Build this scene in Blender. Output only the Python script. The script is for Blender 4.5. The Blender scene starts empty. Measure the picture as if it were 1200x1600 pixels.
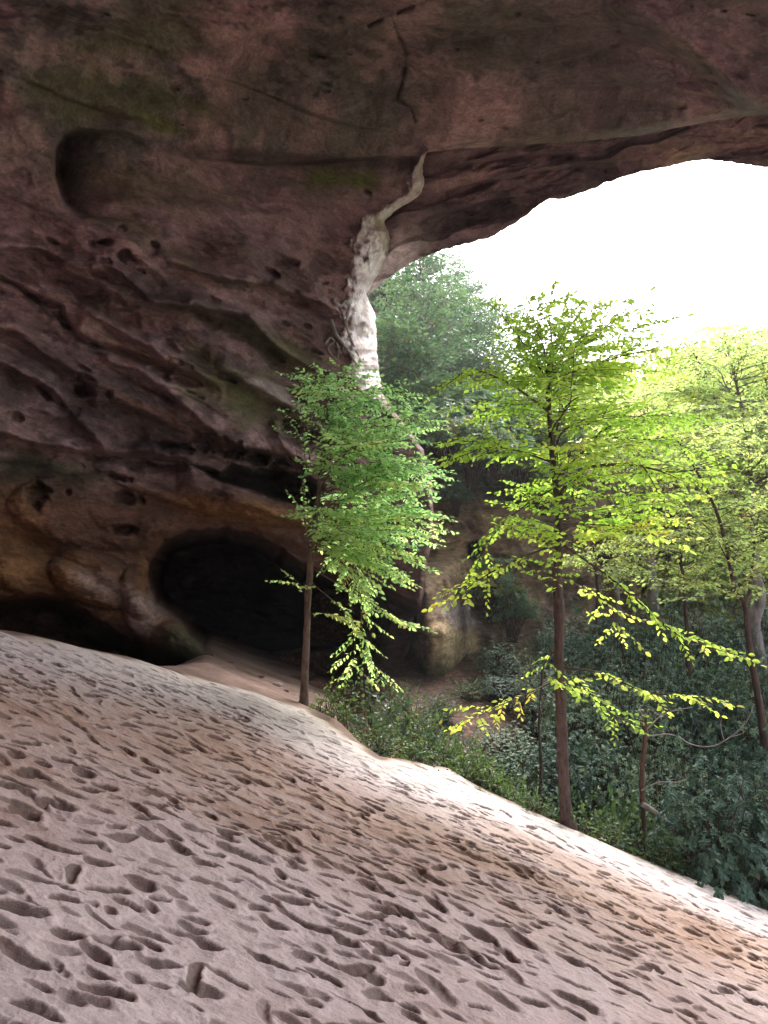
import bpy, math, random
import numpy as np
from mathutils import Vector

# ------------------------------------------------------------------ camera, sky, sun, exposure
SC = bpy.context.scene
COL = SC.collection
PITCH = math.radians(6.0)
CAMZ = 0.0                                   # eye level is z = 0, the sand lies 1.6 m below
F = 1200.0                                   # focal length in pixels of a 1200 x 1600 picture
cam_d = bpy.data.cameras.new('camera')
cam_d.sensor_fit = 'VERTICAL'; cam_d.sensor_height = 36.0; cam_d.lens = 36.0 * F / 1600.0
cam_d.clip_start = 0.05; cam_d.clip_end = 2000
cam = bpy.data.objects.new('camera', cam_d); COL.objects.link(cam)
cam.location = (0, 0, CAMZ); cam.rotation_euler = (math.pi / 2 + PITCH, 0, 0)
SC.camera = cam

SUN_EL, SUN_AZ = math.radians(50), math.radians(26)     # azimuth clockwise from +y (towards +x)
world = bpy.data.worlds.new('World'); SC.world = world
world.use_nodes = True
wn = world.node_tree.nodes; wl = world.node_tree.links
wn.clear()
sky = wn.new('ShaderNodeTexSky'); sky.sky_type = 'NISHITA'; sky.sun_disc = False
sky.sun_elevation = SUN_EL; sky.sun_rotation = SUN_AZ
sky.air_density = 1.0; sky.dust_density = 5.0; sky.ozone_density = 1.0
hsv = wn.new('ShaderNodeHueSaturation'); hsv.inputs['Saturation'].default_value = 0.42
bg = wn.new('ShaderNodeBackground'); bg.inputs['Strength'].default_value = 0.15
wo = wn.new('ShaderNodeOutputWorld')
wl.new(sky.outputs[0], hsv.inputs['Color']); wl.new(hsv.outputs[0], bg.inputs[0]); wl.new(bg.outputs[0], wo.inputs[0])
sun_d = bpy.data.lights.new('sun', 'SUN'); sun_d.energy = 1.3; sun_d.angle = math.radians(20)
sun_d.color = (1.0, 0.97, 0.93)
sun = bpy.data.objects.new('sun', sun_d); COL.objects.link(sun)
sd = Vector((math.sin(SUN_AZ) * math.cos(SUN_EL), math.cos(SUN_AZ) * math.cos(SUN_EL), math.sin(SUN_EL)))
sun.rotation_euler = sd.to_track_quat('Z', 'Y').to_euler()
vs = SC.view_settings
vs.view_transform = 'Standard'; vs.look = 'None'; vs.gamma = 1.0; vs.use_curve_mapping = False
vs.exposure = 2.15
SC.render.engine = 'CYCLES'
SC.cycles.max_bounces = 10; SC.cycles.diffuse_bounces = 6; SC.cycles.transmission_bounces = 4
SC.cycles.use_denoising = True

# ------------------------------------------------------------------ helpers
rng = np.random.default_rng(7)
random.seed(7)
SP, CP = math.sin(PITCH), math.cos(PITCH)

def P(px, py, d):
    """world point seen at photo pixel (px, py) at depth d along the viewing axis"""
    px, py, d = np.broadcast_arrays(np.asarray(px, float), np.asarray(py, float), np.asarray(d, float))
    u = (px - 600.0) / F; v = (800.0 - py) / F
    return np.stack([d * u, d * (CP - v * SP), CAMZ + d * (SP + v * CP)], -1)

def project(p):
    p = np.asarray(p, float)
    x = p[..., 0]; y = p[..., 1]; z = p[..., 2] - CAMZ
    d = y * CP + z * SP; v = (z * CP - y * SP) / d
    return 600 + F * x / d, 800 - F * v, d

_perm = np.random.default_rng(11).permutation(256).astype(np.int64)
_g = np.random.default_rng(12).normal(size=(256, 3)); _g /= np.linalg.norm(_g, axis=1)[:, None]

def pnoise(x, y, z):
    x, y, z = np.broadcast_arrays(x, y, z)
    xi = np.floor(x).astype(np.int64); yi = np.floor(y).astype(np.int64); zi = np.floor(z).astype(np.int64)
    fx, fy, fz = x - xi, y - yi, z - zi
    u = fx * fx * fx * (fx * (fx * 6 - 15) + 10); v = fy * fy * fy * (fy * (fy * 6 - 15) + 10); w = fz * fz * fz * (fz * (fz * 6 - 15) + 10)
    def h(a, b, c):
        g = _g[_perm[(_perm[(_perm[(xi + a) & 255] + yi + b) & 255] + zi + c) & 255]]
        return g[..., 0] * (fx - a) + g[..., 1] * (fy - b) + g[..., 2] * (fz - c)
    def lerp(a, b, t): return a + (b - a) * t
    x00 = lerp(h(0, 0, 0), h(1, 0, 0), u); x10 = lerp(h(0, 1, 0), h(1, 1, 0), u)
    x01 = lerp(h(0, 0, 1), h(1, 0, 1), u); x11 = lerp(h(0, 1, 1), h(1, 1, 1), u)
    return 1.6 * lerp(lerp(x00, x10, v), lerp(x01, x11, v), w)

def fbm(x, y, z, o=4, gain=0.5):
    s = 0; a = 1.0; f = 1.0
    for i in range(o):
        s = s + a * pnoise(x * f + 17.3 * i, y * f - 9.1 * i, z * f + 5.7 * i); a *= gain; f *= 2.03
    return s

def ridge(x, y, z, o=4, gain=0.5):
    s = 0; a = 1.0; f = 1.0
    for i in range(o):
        s = s + a * (1 - 2.2 * np.abs(pnoise(x * f + 7.3 * i, y * f + 3.1 * i, z * f - 4.7 * i))); a *= gain; f *= 2.07
    return s

def worley(x, y, seed=0, jit=0.9):
    """distance to the nearest and second nearest jittered cell centre"""
    xi = np.floor(x).astype(np.int64); yi = np.floor(y).astype(np.int64)
    f1 = np.full(x.shape, 9.0); f2 = np.full(x.shape, 9.0)
    for i in (-1, 0, 1):
        for j in (-1, 0, 1):
            h = _perm[(_perm[(xi + i + seed) & 255] + yi + j) & 255]
            d = (xi + i + .5 + jit * (_g[h, 0] * .6) - x) ** 2 + (yi + j + .5 + jit * (_g[h, 1] * .6) - y) ** 2
            f2 = np.minimum(f2, np.maximum(f1, d)); f1 = np.minimum(f1, d)
    return np.sqrt(f1), np.sqrt(f2)

def sstep(a, b, x):
    t = np.clip((np.asarray(x, float) - a) / (b - a), 0, 1); return t * t * (3 - 2 * t)

def poly_sd(px, py, poly):
    """signed distance to a closed polygon, positive inside"""
    poly = np.asarray(poly, float); n = len(poly)
    best = np.full(px.shape, 1e18); ins = np.zeros(px.shape, bool)
    for i in range(n):
        x0, y0 = poly[i]; x1, y1 = poly[(i + 1) % n]
        dx, dy = x1 - x0, y1 - y0
        t = np.clip(((px - x0) * dx + (py - y0) * dy) / (dx * dx + dy * dy + 1e-9), 0, 1)
        best = np.minimum(best, (px - x0 - t * dx) ** 2 + (py - y0 - t * dy) ** 2)
        c = ((y0 > py) != (y1 > py))
        with np.errstate(divide='ignore', invalid='ignore'):
            xin = x0 + (py - y0) * dx / (dy if dy != 0 else 1e-9)
        ins ^= c & (px < xin)
    d = np.sqrt(best); return np.where(ins, d, -d)

def tps(pts):
    """thin plate spline through rows (x, y, value); returns a function"""
    a = np.asarray(pts, float); X = a[:, :2] / 1000.0; n = len(a)
    def U(r2): return np.where(r2 > 0, r2 * np.log(r2 + 1e-12), 0)
    r2 = ((X[:, None] - X[None]) ** 2).sum(-1)
    M = np.zeros((n + 3, n + 3)); M[:n, :n] = U(r2) + np.eye(n) * 1e-3
    M[:n, n] = 1; M[:n, n + 1:] = X; M[n, :n] = 1; M[n + 1:, :n] = X.T
    c = np.linalg.solve(M, np.concatenate([a[:, 2], np.zeros(3)]))
    def f(x, y):
        x = np.asarray(x, float) / 1000; y = np.asarray(y, float) / 1000
        s = c[n] + c[n + 1] * x + c[n + 2] * y
        for i in range(n):
            s = s + c[i] * U((x - X[i, 0]) ** 2 + (y - X[i, 1]) ** 2)
        return s
    return f

def mesh_from(name, verts, faces, attrs=None, smooth=True):
    """verts (N,3); faces (M,k) array, or a list of such arrays"""
    verts = np.ascontiguousarray(verts, np.float32)
    fl = faces if isinstance(faces, list) else [faces]
    fl = [np.asarray(f, np.int32) for f in fl if len(f)]
    lv = np.concatenate([f.ravel() for f in fl])
    tot = np.concatenate([np.full(len(f), f.shape[1], np.int32) for f in fl])
    st = np.concatenate([[0], np.cumsum(tot)[:-1]]).astype(np.int32)
    me = bpy.data.meshes.new(name)
    me.vertices.add(len(verts)); me.vertices.foreach_set('co', verts.ravel())
    me.loops.add(len(lv)); me.loops.foreach_set('vertex_index', lv)
    me.polygons.add(len(tot)); me.polygons.foreach_set('loop_start', st); me.polygons.foreach_set('loop_total', tot)
    me.polygons.foreach_set('use_smooth', np.full(len(tot), smooth, bool))
    for k, v in (attrs or {}).items():
        v = np.asarray(v, np.float32)
        if v.ndim == 1:
            at = me.attributes.new(k, 'FLOAT', 'POINT'); at.data.foreach_set('value', v)
        else:
            at = me.attributes.new(k, 'FLOAT_COLOR', 'POINT')
            c = np.ones((len(v), 4), np.float32); c[:, :3] = v; at.data.foreach_set('color', c.ravel())
    me.update(calc_edges=True); me.validate()
    return me

def grid_faces(r, c, flip=False):
    i = np.arange((r - 1) * (c - 1)); a = (i // (c - 1)) * c + i % (c - 1)
    f = np.stack([a, a + 1, a + c + 1, a + c], 1)
    return f[:, ::-1] if flip else f

def link(name, me, mat=None, parent=None, **props):
    o = bpy.data.objects.new(name, me); COL.objects.link(o)
    if mat is not None and me is not None and not me.materials:
        me.materials.append(mat)
        if 'twig_faces' in me: me.materials.append(bpy.data.materials['dark_bark']); n = me['twig_faces']; mi = np.zeros(len(me.polygons), np.int32); mi[-n:] = 1; me.polygons.foreach_set('material_index', mi)
    if parent is not None: o.parent = parent
    for k, v in props.items(): o[k] = v
    return o

def thing(name, loc, label, cat, group=None):
    o = bpy.data.objects.new(name, None); COL.objects.link(o)
    o.empty_display_size = 0.2; o.location = tuple(float(q) for q in loc); o['label'] = label; o['category'] = cat
    if group: o['group'] = group
    return o

# ------------------------------------------------------------------ materials
def new_mat(name):
    m = bpy.data.materials.new(name); m.use_nodes = True; m.node_tree.nodes.clear()
    return m, m.node_tree.nodes, m.node_tree.links

def rock_material(name, fine=9.0, bump=0.35):
    m, N, L = new_mat(name)
    out = N.new('ShaderNodeOutputMaterial'); bs = N.new('ShaderNodeBsdfPrincipled')
    bs.inputs['Roughness'].default_value = 0.93; bs.inputs['Specular IOR Level'].default_value = 0.2
    at = N.new('ShaderNodeAttribute'); at.attribute_name = 'rock'
    tc = N.new('ShaderNodeTexCoord')
    mp = N.new('ShaderNodeMapping'); mp.inputs['Scale'].default_value = (1, 1, 2.2); mp.inputs['Rotation'].default_value = (0.25, 0.3, 0)
    L.new(tc.outputs['Object'], mp.inputs['Vector'])
    n1 = N.new('ShaderNodeTexNoise'); n1.inputs['Scale'].default_value = 2.6; n1.inputs['Detail'].default_value = 9; n1.inputs['Roughness'].default_value = 0.66; n1.inputs['Distortion'].default_value = 0.6
    n2 = N.new('ShaderNodeTexNoise'); n2.inputs['Scale'].default_value = fine; n2.inputs['Detail'].default_value = 8; n2.inputs['Roughness'].default_value = 0.7
    L.new(mp.outputs[0], n1.inputs['Vector']); L.new(mp.outputs[0], n2.inputs['Vector'])
    r1 = N.new('ShaderNodeMapRange'); r1.inputs[1].default_value = 0.3; r1.inputs[2].default_value = 0.72; r1.inputs[3].default_value = 0.55; r1.inputs[4].default_value = 1.45
    L.new(n1.outputs['Fac'], r1.inputs[0])
    r2 = N.new('ShaderNodeMapRange'); r2.inputs[1].default_value = 0.3; r2.inputs[2].default_value = 0.7; r2.inputs[3].default_value = 0.6; r2.inputs[4].default_value = 1.4
    L.new(n2.outputs['Fac'], r2.inputs[0])
    mu = N.new('ShaderNodeMath'); mu.operation = 'MULTIPLY'; L.new(r1.outputs[0], mu.inputs[0]); L.new(r2.outputs[0], mu.inputs[1])
    vm = N.new('ShaderNodeVectorMath'); vm.operation = 'SCALE'; L.new(at.outputs['Color'], vm.inputs[0]); L.new(mu.outputs[0], vm.inputs['Scale'])
    # bedding streaks
    m3 = N.new('ShaderNodeMapping'); m3.inputs['Scale'].default_value = (0.9, 0.9, 4.5); m3.inputs['Rotation'].default_value = (0.12, 0.36, 0)
    L.new(tc.outputs['Object'], m3.inputs['Vector'])
    n3 = N.new('ShaderNodeTexNoise'); n3.inputs['Scale'].default_value = 1.6; n3.inputs['Detail'].default_value = 7; n3.inputs['Roughness'].default_value = 0.6; n3.inputs['Distortion'].default_value = 0.8
    L.new(m3.outputs[0], n3.inputs['Vector'])
    r3 = N.new('ShaderNodeMapRange'); r3.inputs[1].default_value = 0.34; r3.inputs[2].default_value = 0.62; r3.inputs[3].default_value = 0.84; r3.inputs[4].default_value = 1.1
    L.new(n3.outputs['Fac'], r3.inputs[0])
    mu3 = N.new('ShaderNodeMath'); mu3.operation = 'MULTIPLY'; L.new(mu.outputs[0], mu3.inputs[0]); L.new(r3.outputs[0], mu3.inputs[1]); L.new(mu3.outputs[0], vm.inputs['Scale'])
    L.new(vm.outputs[0], bs.inputs['Base Color'])
    b1 = N.new('ShaderNodeBump'); b1.inputs['Strength'].default_value = bump * 1.5; b1.inputs['Distance'].default_value = 0.14
    b2 = N.new('ShaderNodeBump'); b2.inputs['Strength'].default_value = bump * 1.6; b2.inputs['Distance'].default_value = 0.05
    L.new(n1.outputs['Fac'], b1.inputs['Height']); L.new(n2.outputs['Fac'], b2.inputs['Height']); L.new(b1.outputs[0], b2.inputs['Normal'])
    L.new(b2.outputs[0], bs.inputs['Normal']); L.new(bs.outputs[0], out.inputs[0])
    return m

def sand_material():
    m, N, L = new_mat('sand')
    out = N.new('ShaderNodeOutputMaterial'); bs = N.new('ShaderNodeBsdfPrincipled')
    bs.inputs['Roughness'].default_value = 0.95; bs.inputs['Specular IOR Level'].default_value = 0.15
    at = N.new('ShaderNodeAttribute'); at.attribute_name = 'rock'
    tc = N.new('ShaderNodeTexCoord')
    n1 = N.new('ShaderNodeTexNoise'); n1.inputs['Scale'].default_value = 90; n1.inputs['Detail'].default_value = 6; n1.inputs['Roughness'].default_value = 0.75
    n2 = N.new('ShaderNodeTexNoise'); n2.inputs['Scale'].default_value = 11; n2.inputs['Detail'].default_value = 8; n2.inputs['Roughness'].default_value = 0.65
    L.new(tc.outputs['Object'], n1.inputs['Vector']); L.new(tc.outputs['Object'], n2.inputs['Vector'])
    r1 = N.new('ShaderNodeMapRange'); r1.inputs[1].default_value = 0.25; r1.inputs[2].default_value = 0.75; r1.inputs[3].default_value = 0.78; r1.inputs[4].default_value = 1.22
    L.new(n1.outputs['Fac'], r1.inputs[0])
    r2 = N.new('ShaderNodeMapRange'); r2.inputs[1].default_value = 0.3; r2.inputs[2].default_value = 0.7; r2.inputs[3].default_value = 0.86; r2.inputs[4].default_value = 1.14
    L.new(n2.outputs['Fac'], r2.inputs[0])
    mu = N.new('ShaderNodeMath'); mu.operation = 'MULTIPLY'; L.new(r1.outputs[0], mu.inputs[0]); L.new(r2.outputs[0], mu.inputs[1])
    vm = N.new('ShaderNodeVectorMath'); vm.operation = 'SCALE'; L.new(at.outputs['Color'], vm.inputs[0]); L.new(mu.outputs[0], vm.inputs['Scale'])
    L.new(vm.outputs[0], bs.inputs['Base Color'])
    b1 = N.new('ShaderNodeBump'); b1.inputs['Strength'].default_value = 0.5; b1.inputs['Distance'].default_value = 0.012
    b2 = N.new('ShaderNodeBump'); b2.inputs['Strength'].default_value = 0.6; b2.inputs['Distance'].default_value = 0.05
    L.new(n1.outputs['Fac'], b1.inputs['Height']); L.new(n2.outputs['Fac'], b2.inputs['Height']); L.new(b2.outputs[0], b1.inputs['Normal'])
    L.new(b1.outputs[0], bs.inputs['Normal']); L.new(bs.outputs[0], out.inputs[0])
    return m

def bark_material(name, c0, c1, scale=14):
    m, N, L = new_mat(name)
    out = N.new('ShaderNodeOutputMaterial'); bs = N.new('ShaderNodeBsdfPrincipled'); bs.inputs['Roughness'].default_value = 0.9
    tc = N.new('ShaderNodeTexCoord'); mp = N.new('ShaderNodeMapping'); mp.inputs['Scale'].default_value = (1, 1, 0.35)
    n = N.new('ShaderNodeTexNoise'); n.inputs['Scale'].default_value = scale; n.inputs['Detail'].default_value = 7; n.inputs['Roughness'].default_value = 0.7
    L.new(tc.outputs['Object'], mp.inputs[0]); L.new(mp.outputs[0], n.inputs['Vector'])
    r = N.new('ShaderNodeValToRGB'); r.color_ramp.elements[0].position = 0.35; r.color_ramp.elements[1].position = 0.68
    r.color_ramp.elements[0].color = (*c0, 1); r.color_ramp.elements[1].color = (*c1, 1)
    L.new(n.outputs['Fac'], r.inputs[0]); L.new(r.outputs[0], bs.inputs['Base Color'])
    b = N.new('ShaderNodeBump'); b.inputs['Strength'].default_value = 0.6; b.inputs['Distance'].default_value = 0.02
    L.new(n.outputs['Fac'], b.inputs['Height']); L.new(b.outputs[0], bs.inputs['Normal']); L.new(bs.outputs[0], out.inputs[0])
    return m

def leaf_material(name, cols, trans=0.5, rough=0.45, spec=0.35, tboost=(1.0, 1.0, 0.6)):
    """cols: list of (position, rgb) over the per-leaf random attribute 'tint'"""
    m, N, L = new_mat(name)
    out = N.new('ShaderNodeOutputMaterial'); bs = N.new('ShaderNodeBsdfPrincipled'); bs.inputs['Roughness'].default_value = rough
    bs.inputs['Specular IOR Level'].default_value = spec
    at = N.new('ShaderNodeAttribute'); at.attribute_name = 'tint'
    r = N.new('ShaderNodeValToRGB'); el = r.color_ramp.elements
    el[0].position = cols[0][0]; el[0].color = (*cols[0][1], 1); el[1].position = cols[-1][0]; el[1].color = (*cols[-1][1], 1)
    for p, c in cols[1:-1]:
        e = el.new(p); e.color = (*c, 1)
    L.new(at.outputs['Fac'], r.inputs[0]); L.new(r.outputs[0], bs.inputs['Base Color'])
    tr = N.new('ShaderNodeBsdfTranslucent')
    tm = N.new('ShaderNodeVectorMath'); tm.operation = 'MULTIPLY'; tm.inputs[1].default_value = tboost
    L.new(r.outputs[0], tm.inputs[0]); L.new(tm.outputs[0], tr.inputs['Color'])
    mx = N.new('ShaderNodeMixShader'); mx.inputs[0].default_value = trans
    L.new(bs.outputs[0], mx.inputs[1]); L.new(tr.outputs[0], mx.inputs[2]); L.new(mx.outputs[0], out.inputs[0])
    return m

M_ROCK = rock_material('sandstone', fine=15.0, bump=0.34)
M_CLIFF = rock_material('far_sandstone', fine=5.0, bump=0.5)
M_SAND = sand_material()

# ------------------------------------------------------------------ sand and cave floor
EDGE_PX = [(-700, 780), (-300, 880), (0, 987), (130, 1017), (250, 1046), (380, 1077), (475, 1106), (530, 1142), (590, 1188),
           (650, 1193), (700, 1205), (760, 1237), (885, 1291), (1000, 1337), (1100, 1380), (1200, 1427), (1500, 1570), (1900, 1770)]
SA, SCY = 0.38, -0.04
def plane_z(x, y): return -1.6 - SA * x + SCY * y
def hit_plane(px, py):
    d = P(px, py, 1.0); t = -1.6 / (d[2] + SA * d[0] - SCY * d[1]); return d * t
EDGE = np.array([hit_plane(*p) for p in EDGE_PX])

def edge_dist(x, y):
    best = np.full(x.shape, 1e9)
    for i in range(len(EDGE) - 1):
        a, b = EDGE[i, :2], EDGE[i + 1, :2]; dx, dy = b - a
        t = np.clip(((x - a[0]) * dx + (y - a[1]) * dy) / (dx * dx + dy * dy), 0, 1)
        best = np.minimum(best, (x - a[0] - t * dx) ** 2 + (y - a[1] - t * dy) ** 2)
    return np.sqrt(best) * np.where(y > np.interp(x, EDGE[:, 0], EDGE[:, 1]), 1.0, -1.0)

GCTRL = [(2, 17, -2.5), (4, 13, -4.7), (7, 12, -5.6), (12, 10, -6.4), (9, 18, -4.6), (14, 18, -5), (3, 22, -2.0), (8, 24, -2.8),
         (16, 26, -4), (0, 14, -2.6), (-1.5, 16, -2.4), (-10, 15, -3.5), (-12, 0, -3), (0, 0, -4.5), (6, 0, -6.5), (15, -10, -8),
         (-12, -20, -4), (30, 10, -7), (34, 30, -4), (-14, 40, -2), (20, 50, -3), (60, 60, -3), (60, -40, -8), (-60, -40, -4), (-60, 60, -2), (0, 90, -2)]
_gs = tps([(x * 20, y * 20, z) for x, y, z in GCTRL])
def cliff_y(x): return 24.0 + 0.16 * np.maximum(x, 0) + 0.25 * np.maximum(x - 9, 0)
def ground_z(x, y, noise=True):
    z = _gs(np.asarray(x) * 20.0, np.asarray(y) * 20.0)
    up = y - cliff_y(x) - 1.2
    s = 0.72 - 0.5 * sstep(2, 11, x)
    hill = 5.6 * sstep(0, 1.3, up) * (1 - 0.4 * sstep(3, 12, x)) + s * np.clip(up - 1.3, 0, 26)
    z = z + hill
    if noise: z = z + 0.18 * fbm(x * 0.5, y * 0.5, 0 * x, 3)
    return z

def sand_z(x, y):
    d = edge_dist(x, y)
    u = x / np.maximum(y, 1.0)
    u = np.where(y < 1, 1.0, u)
    k = 0.26 * sstep(-0.22, -0.32, u) + 0.05 + 0.62 * sstep(-0.075, -0.01, u)
    w = 0.35
    drop = k * (np.sqrt(np.maximum(d, 0) ** 2 + w * w) - w)
    z = plane_z(x, y) - drop
    n = 0.05 * fbm(x * 0.55, y * 0.9, 0 * x + 3, 3) + 0.014 * fbm(x * 1.6 + 0.6 * y, y * 3.2 - 0.5 * x, 0 * x + 8, 3)
    return z + n, d

def build_sand():
    th = np.radians(np.concatenate([np.linspace(-180, -34, 130), np.linspace(-33.9, 33.9, 1080), np.linspace(34, 180, 130)[:-1]]))
    r = np.concatenate([np.linspace(0.05, 1.0, 8), np.geomspace(1.06, 2.3, 24), np.geomspace(2.31, 15, 1050), np.geomspace(15.1, 26, 60)])
    R, T = np.meshgrid(r, th, indexing='ij')
    x = R * np.sin(T); y = R * np.cos(T)
    z, d = sand_z(x, y)
    damp_shade = np.zeros_like(z); dig = np.zeros_like(z)
    g = np.random.default_rng(5)
    # churned sand, stronger down the slope direction
    tread = sstep(0.3, -0.5, d)
    z += tread * (0.007 * ridge(x * 1.5 + 0.5 * y + 4, y * 5.2 + 0.9 * x, 0 * x + 1.5, 4, .55) + 0.005 * ridge(x * 4.4, y * 9 + 2 * x, 0 * x + 11.5, 3)) 
    n = 0; pl_ = np.zeros((26000, 3)); np_ = 0
    while n < 24000:
        rr = math.sqrt(g.uniform(1.6 ** 2, 14 ** 2)); tt = g.uniform(-0.62, 0.62)
        fx, fy = rr * math.sin(tt), rr * math.cos(tt)
        dd_ = edge_dist(np.array([fx]), np.array([fy]))[0]
        if dd_ > -0.12: n += 1; continue
        n += 1
        # clumped tracks
        if pnoise(np.array(fx * 0.8), np.array(fy * 0.8), np.array(4.4)) < g.uniform(-0.9, 0.45): continue
        sz_ = g.uniform(0.55, 1.0) * (0.8 if g.random() < .5 else 1.0); La = 0.108 * sz_ * g.uniform(.65, 1.3); Lb = 0.041 * sz_ * g.uniform(.75, 1.4); h = (0.040 - 0.02 * (dd_ > -1.0)) * sz_ * g.uniform(.5, 1.25)
        an = g.normal(-0.06, 0.34 if g.random() < .8 else 0.7)
        if np_ and ((fx - pl_[:np_, 0]) ** 2 + (fy - pl_[:np_, 1]) ** 2 - (0.70 * (La + pl_[:np_, 2])) ** 2).min() < 0 and g.random() > 0.08: continue
        pl_[np_] = (fx, fy, La); np_ += 1
        rad = La * 2.1
        i0, i1 = np.searchsorted(r, [rr - rad, rr + rad]); dt = rad / rr
        j0, j1 = np.searchsorted(th, [tt - dt, tt + dt])
        if i1 <= i0 or j1 <= j0: continue
        sl = (slice(i0, i1), slice(j0, j1))
        X = x[sl] - fx; Y = y[sl] - fy
        wob = 0.24 * pnoise(x[sl] * 8, y[sl] * 11, np.full(X.shape, n * 0.37)) + 0.08 * pnoise(x[sl] * 22, y[sl] * 26, np.full(X.shape, n * 0.37))
        a = X * math.cos(an) + Y * math.sin(an); b = -X * math.sin(an) + Y * math.cos(an)
        b = b + 0.25 * (a / La) ** 2 * Lb * g.choice([-1, 1])
        q = np.sqrt((a / La) ** 2 + (b / Lb) ** 2) * (1 + wob) + wob * 0.6
        pit = 1 - sstep(0.30 + 0.25 * np.clip(b / Lb, -1, 1), 1.10, q)
        rim = np.exp(-((q - 1.32) / 0.28) ** 2) * (0.75 + 0.5 * (X / La))
        z[sl] += -h * pit + 0.26 * h * np.clip(rim, 0, 2)
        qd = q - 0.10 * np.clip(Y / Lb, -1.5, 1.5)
        damp_shade[sl] = np.maximum(damp_shade[sl], (1 - sstep(0.90, 1.10, qd + 0.5 * wob)) * min(1, h / 0.026))
        dig[sl] = np.maximum(dig[sl], np.clip(rim, 0, 1) * 0.5)
    z += tread * (0.003 * fbm(x * 14, y * 16, 0 * x, 3, .6) + 0.0018 * np.maximum(0, fbm(x * 34, y * 34, 0 * x + 2, 2)))
    # sand colours: pale dry, orange, moist pits with shade painted in, packed floor earth
    on = sstep(0.12, -0.12, d + 0.12 * fbm(x * 2, y * 2, 0 * x, 3))
    pale = np.array([0.61, 0.49, 0.475]); orange = np.array([0.31, 0.165, 0.10]); damp_shade_c = np.array([0.075, 0.037, 0.021]); white = np.array([0.70, 0.61, 0.60])
    earth = np.array([0.27, 0.18, 0.155]); 
    om = sstep(-0.1, 0.75, fbm(x * 0.45 + 3, y * 0.8, 0 * x + 2, 3) + 0.75 * np.exp(-((d + 3.3) / 1.3) ** 2) - 0.15) * 0.8
    om *= sstep(-1.1, -2.2, d) * (0.35 + 0.75 * sstep(-0.35, 0.4, fbm(x * 1.6, y * 4.5 + x, 0 * x + 22, 4, .6)))
    wm = sstep(-2.2, -0.6, d) * 0.9
    c = pale + (white - pale) * wm[..., None]
    tan = np.array([0.47, 0.32, 0.235]); tm = np.exp(-((d + 3.0) / 1.7) ** 2) * (0.5 + 0.5 * sstep(-.4, .4, fbm(x * .8, y * 1.6, 0 * x + 12, 4))) * sstep(-1.0, -2.0, d)
    c = c + (tan - c) * (0.75 * tm)[..., None]
    c = c + (orange - c) * (0.55 * om)[..., None]
    dm = np.clip(damp_shade, 0, 1) ** 1.1 * 0.74
    c = c + (damp_shade_c - c) * dm[..., None]  # far-wall shade of the prints painted in over the moist brown
    rimc = np.array([0.42, 0.30, 0.10])                        # yellow sand on the lip of the drop
    lip = np.exp(-((d - 0.12) / 0.2) ** 2) * 0.4
    c = c + (rimc - c) * lip[..., None]
    em = (1 - on)
    c = c + (earth * (0.8 + 0.35 * fbm(x * 1.3, y * 1.3, 0 * x, 3)[..., None]) - c) * em[..., None]
    c = np.clip(c, 0.02, 0.9)
    nr, nt = R.shape
    V = np.stack([x, y, z], -1).reshape(-1, 3)
    i = np.arange((nr - 1) * nt); a = (i // nt); b = i % nt; b2 = (b + 1) % nt
    f = np.stack([a * nt + b, (a + 1) * nt + b, (a + 1) * nt + b2, a * nt + b2], 1)
    keep = V[f].mean(1); keep = keep[:, 0] < 11
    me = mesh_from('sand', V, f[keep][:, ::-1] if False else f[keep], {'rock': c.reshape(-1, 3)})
    return link('sand', me, M_SAND, kind='structure')
build_sand()

# ------------------------------------------------------------------ forest ground
def ground_material():
    m, N, L = new_mat('leaf_litter')
    out = N.new('ShaderNodeOutputMaterial'); bs = N.new('ShaderNodeBsdfPrincipled'); bs.inputs['Roughness'].default_value = 0.95
    tc = N.new('ShaderNodeTexCoord')
    v = N.new('ShaderNodeTexVoronoi'); v.inputs['Scale'].default_value = 13; L.new(tc.outputs['Object'], v.inputs['Vector'])
    n = N.new('ShaderNodeTexNoise'); n.inputs['Scale'].default_value = 1.2; n.inputs['Detail'].default_value = 8; L.new(tc.outputs['Object'], n.inputs['Vector'])
    r = N.new('ShaderNodeValToRGB'); e = r.color_ramp.elements
    e[0].position = 0.0; e[0].color = (0.045, 0.024, 0.02, 1); e[1].position = 1.0; e[1].color = (0.20, 0.10, 0.055, 1)
    k = e.new(0.6); k.color = (0.10, 0.05, 0.04, 1)
    sp = N.new('ShaderNodeSeparateColor'); L.new(v.outputs['Color'], sp.inputs[0]); L.new(sp.outputs[0], r.inputs[0])
    mr = N.new('ShaderNodeMapRange'); mr.inputs[1].default_value = 0.3; mr.inputs[2].default_value = 0.7; mr.inputs[3].default_value = 0.5; mr.inputs[4].default_value = 1.3
    L.new(n.outputs['Fac'], mr.inputs[0])
    sc = N.new('ShaderNodeVectorMath'); sc.operation = 'SCALE'; L.new(r.outputs[0], sc.inputs[0]); L.new(mr.outputs[0], sc.inputs['Scale'])
    L.new(sc.outputs[0], bs.inputs['Base Color'])
    b = N.new('ShaderNodeBump'); b.inputs['Distance'].default_value = 0.06; b.inputs['Strength'].default_value = 0.8
    L.new(sp.outputs[1], b.inputs['Height']); L.new(b.outputs[0], bs.inputs['Normal']); L.new(bs.outputs[0], out.inputs[0])
    return m
M_GROUND = ground_material()
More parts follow.
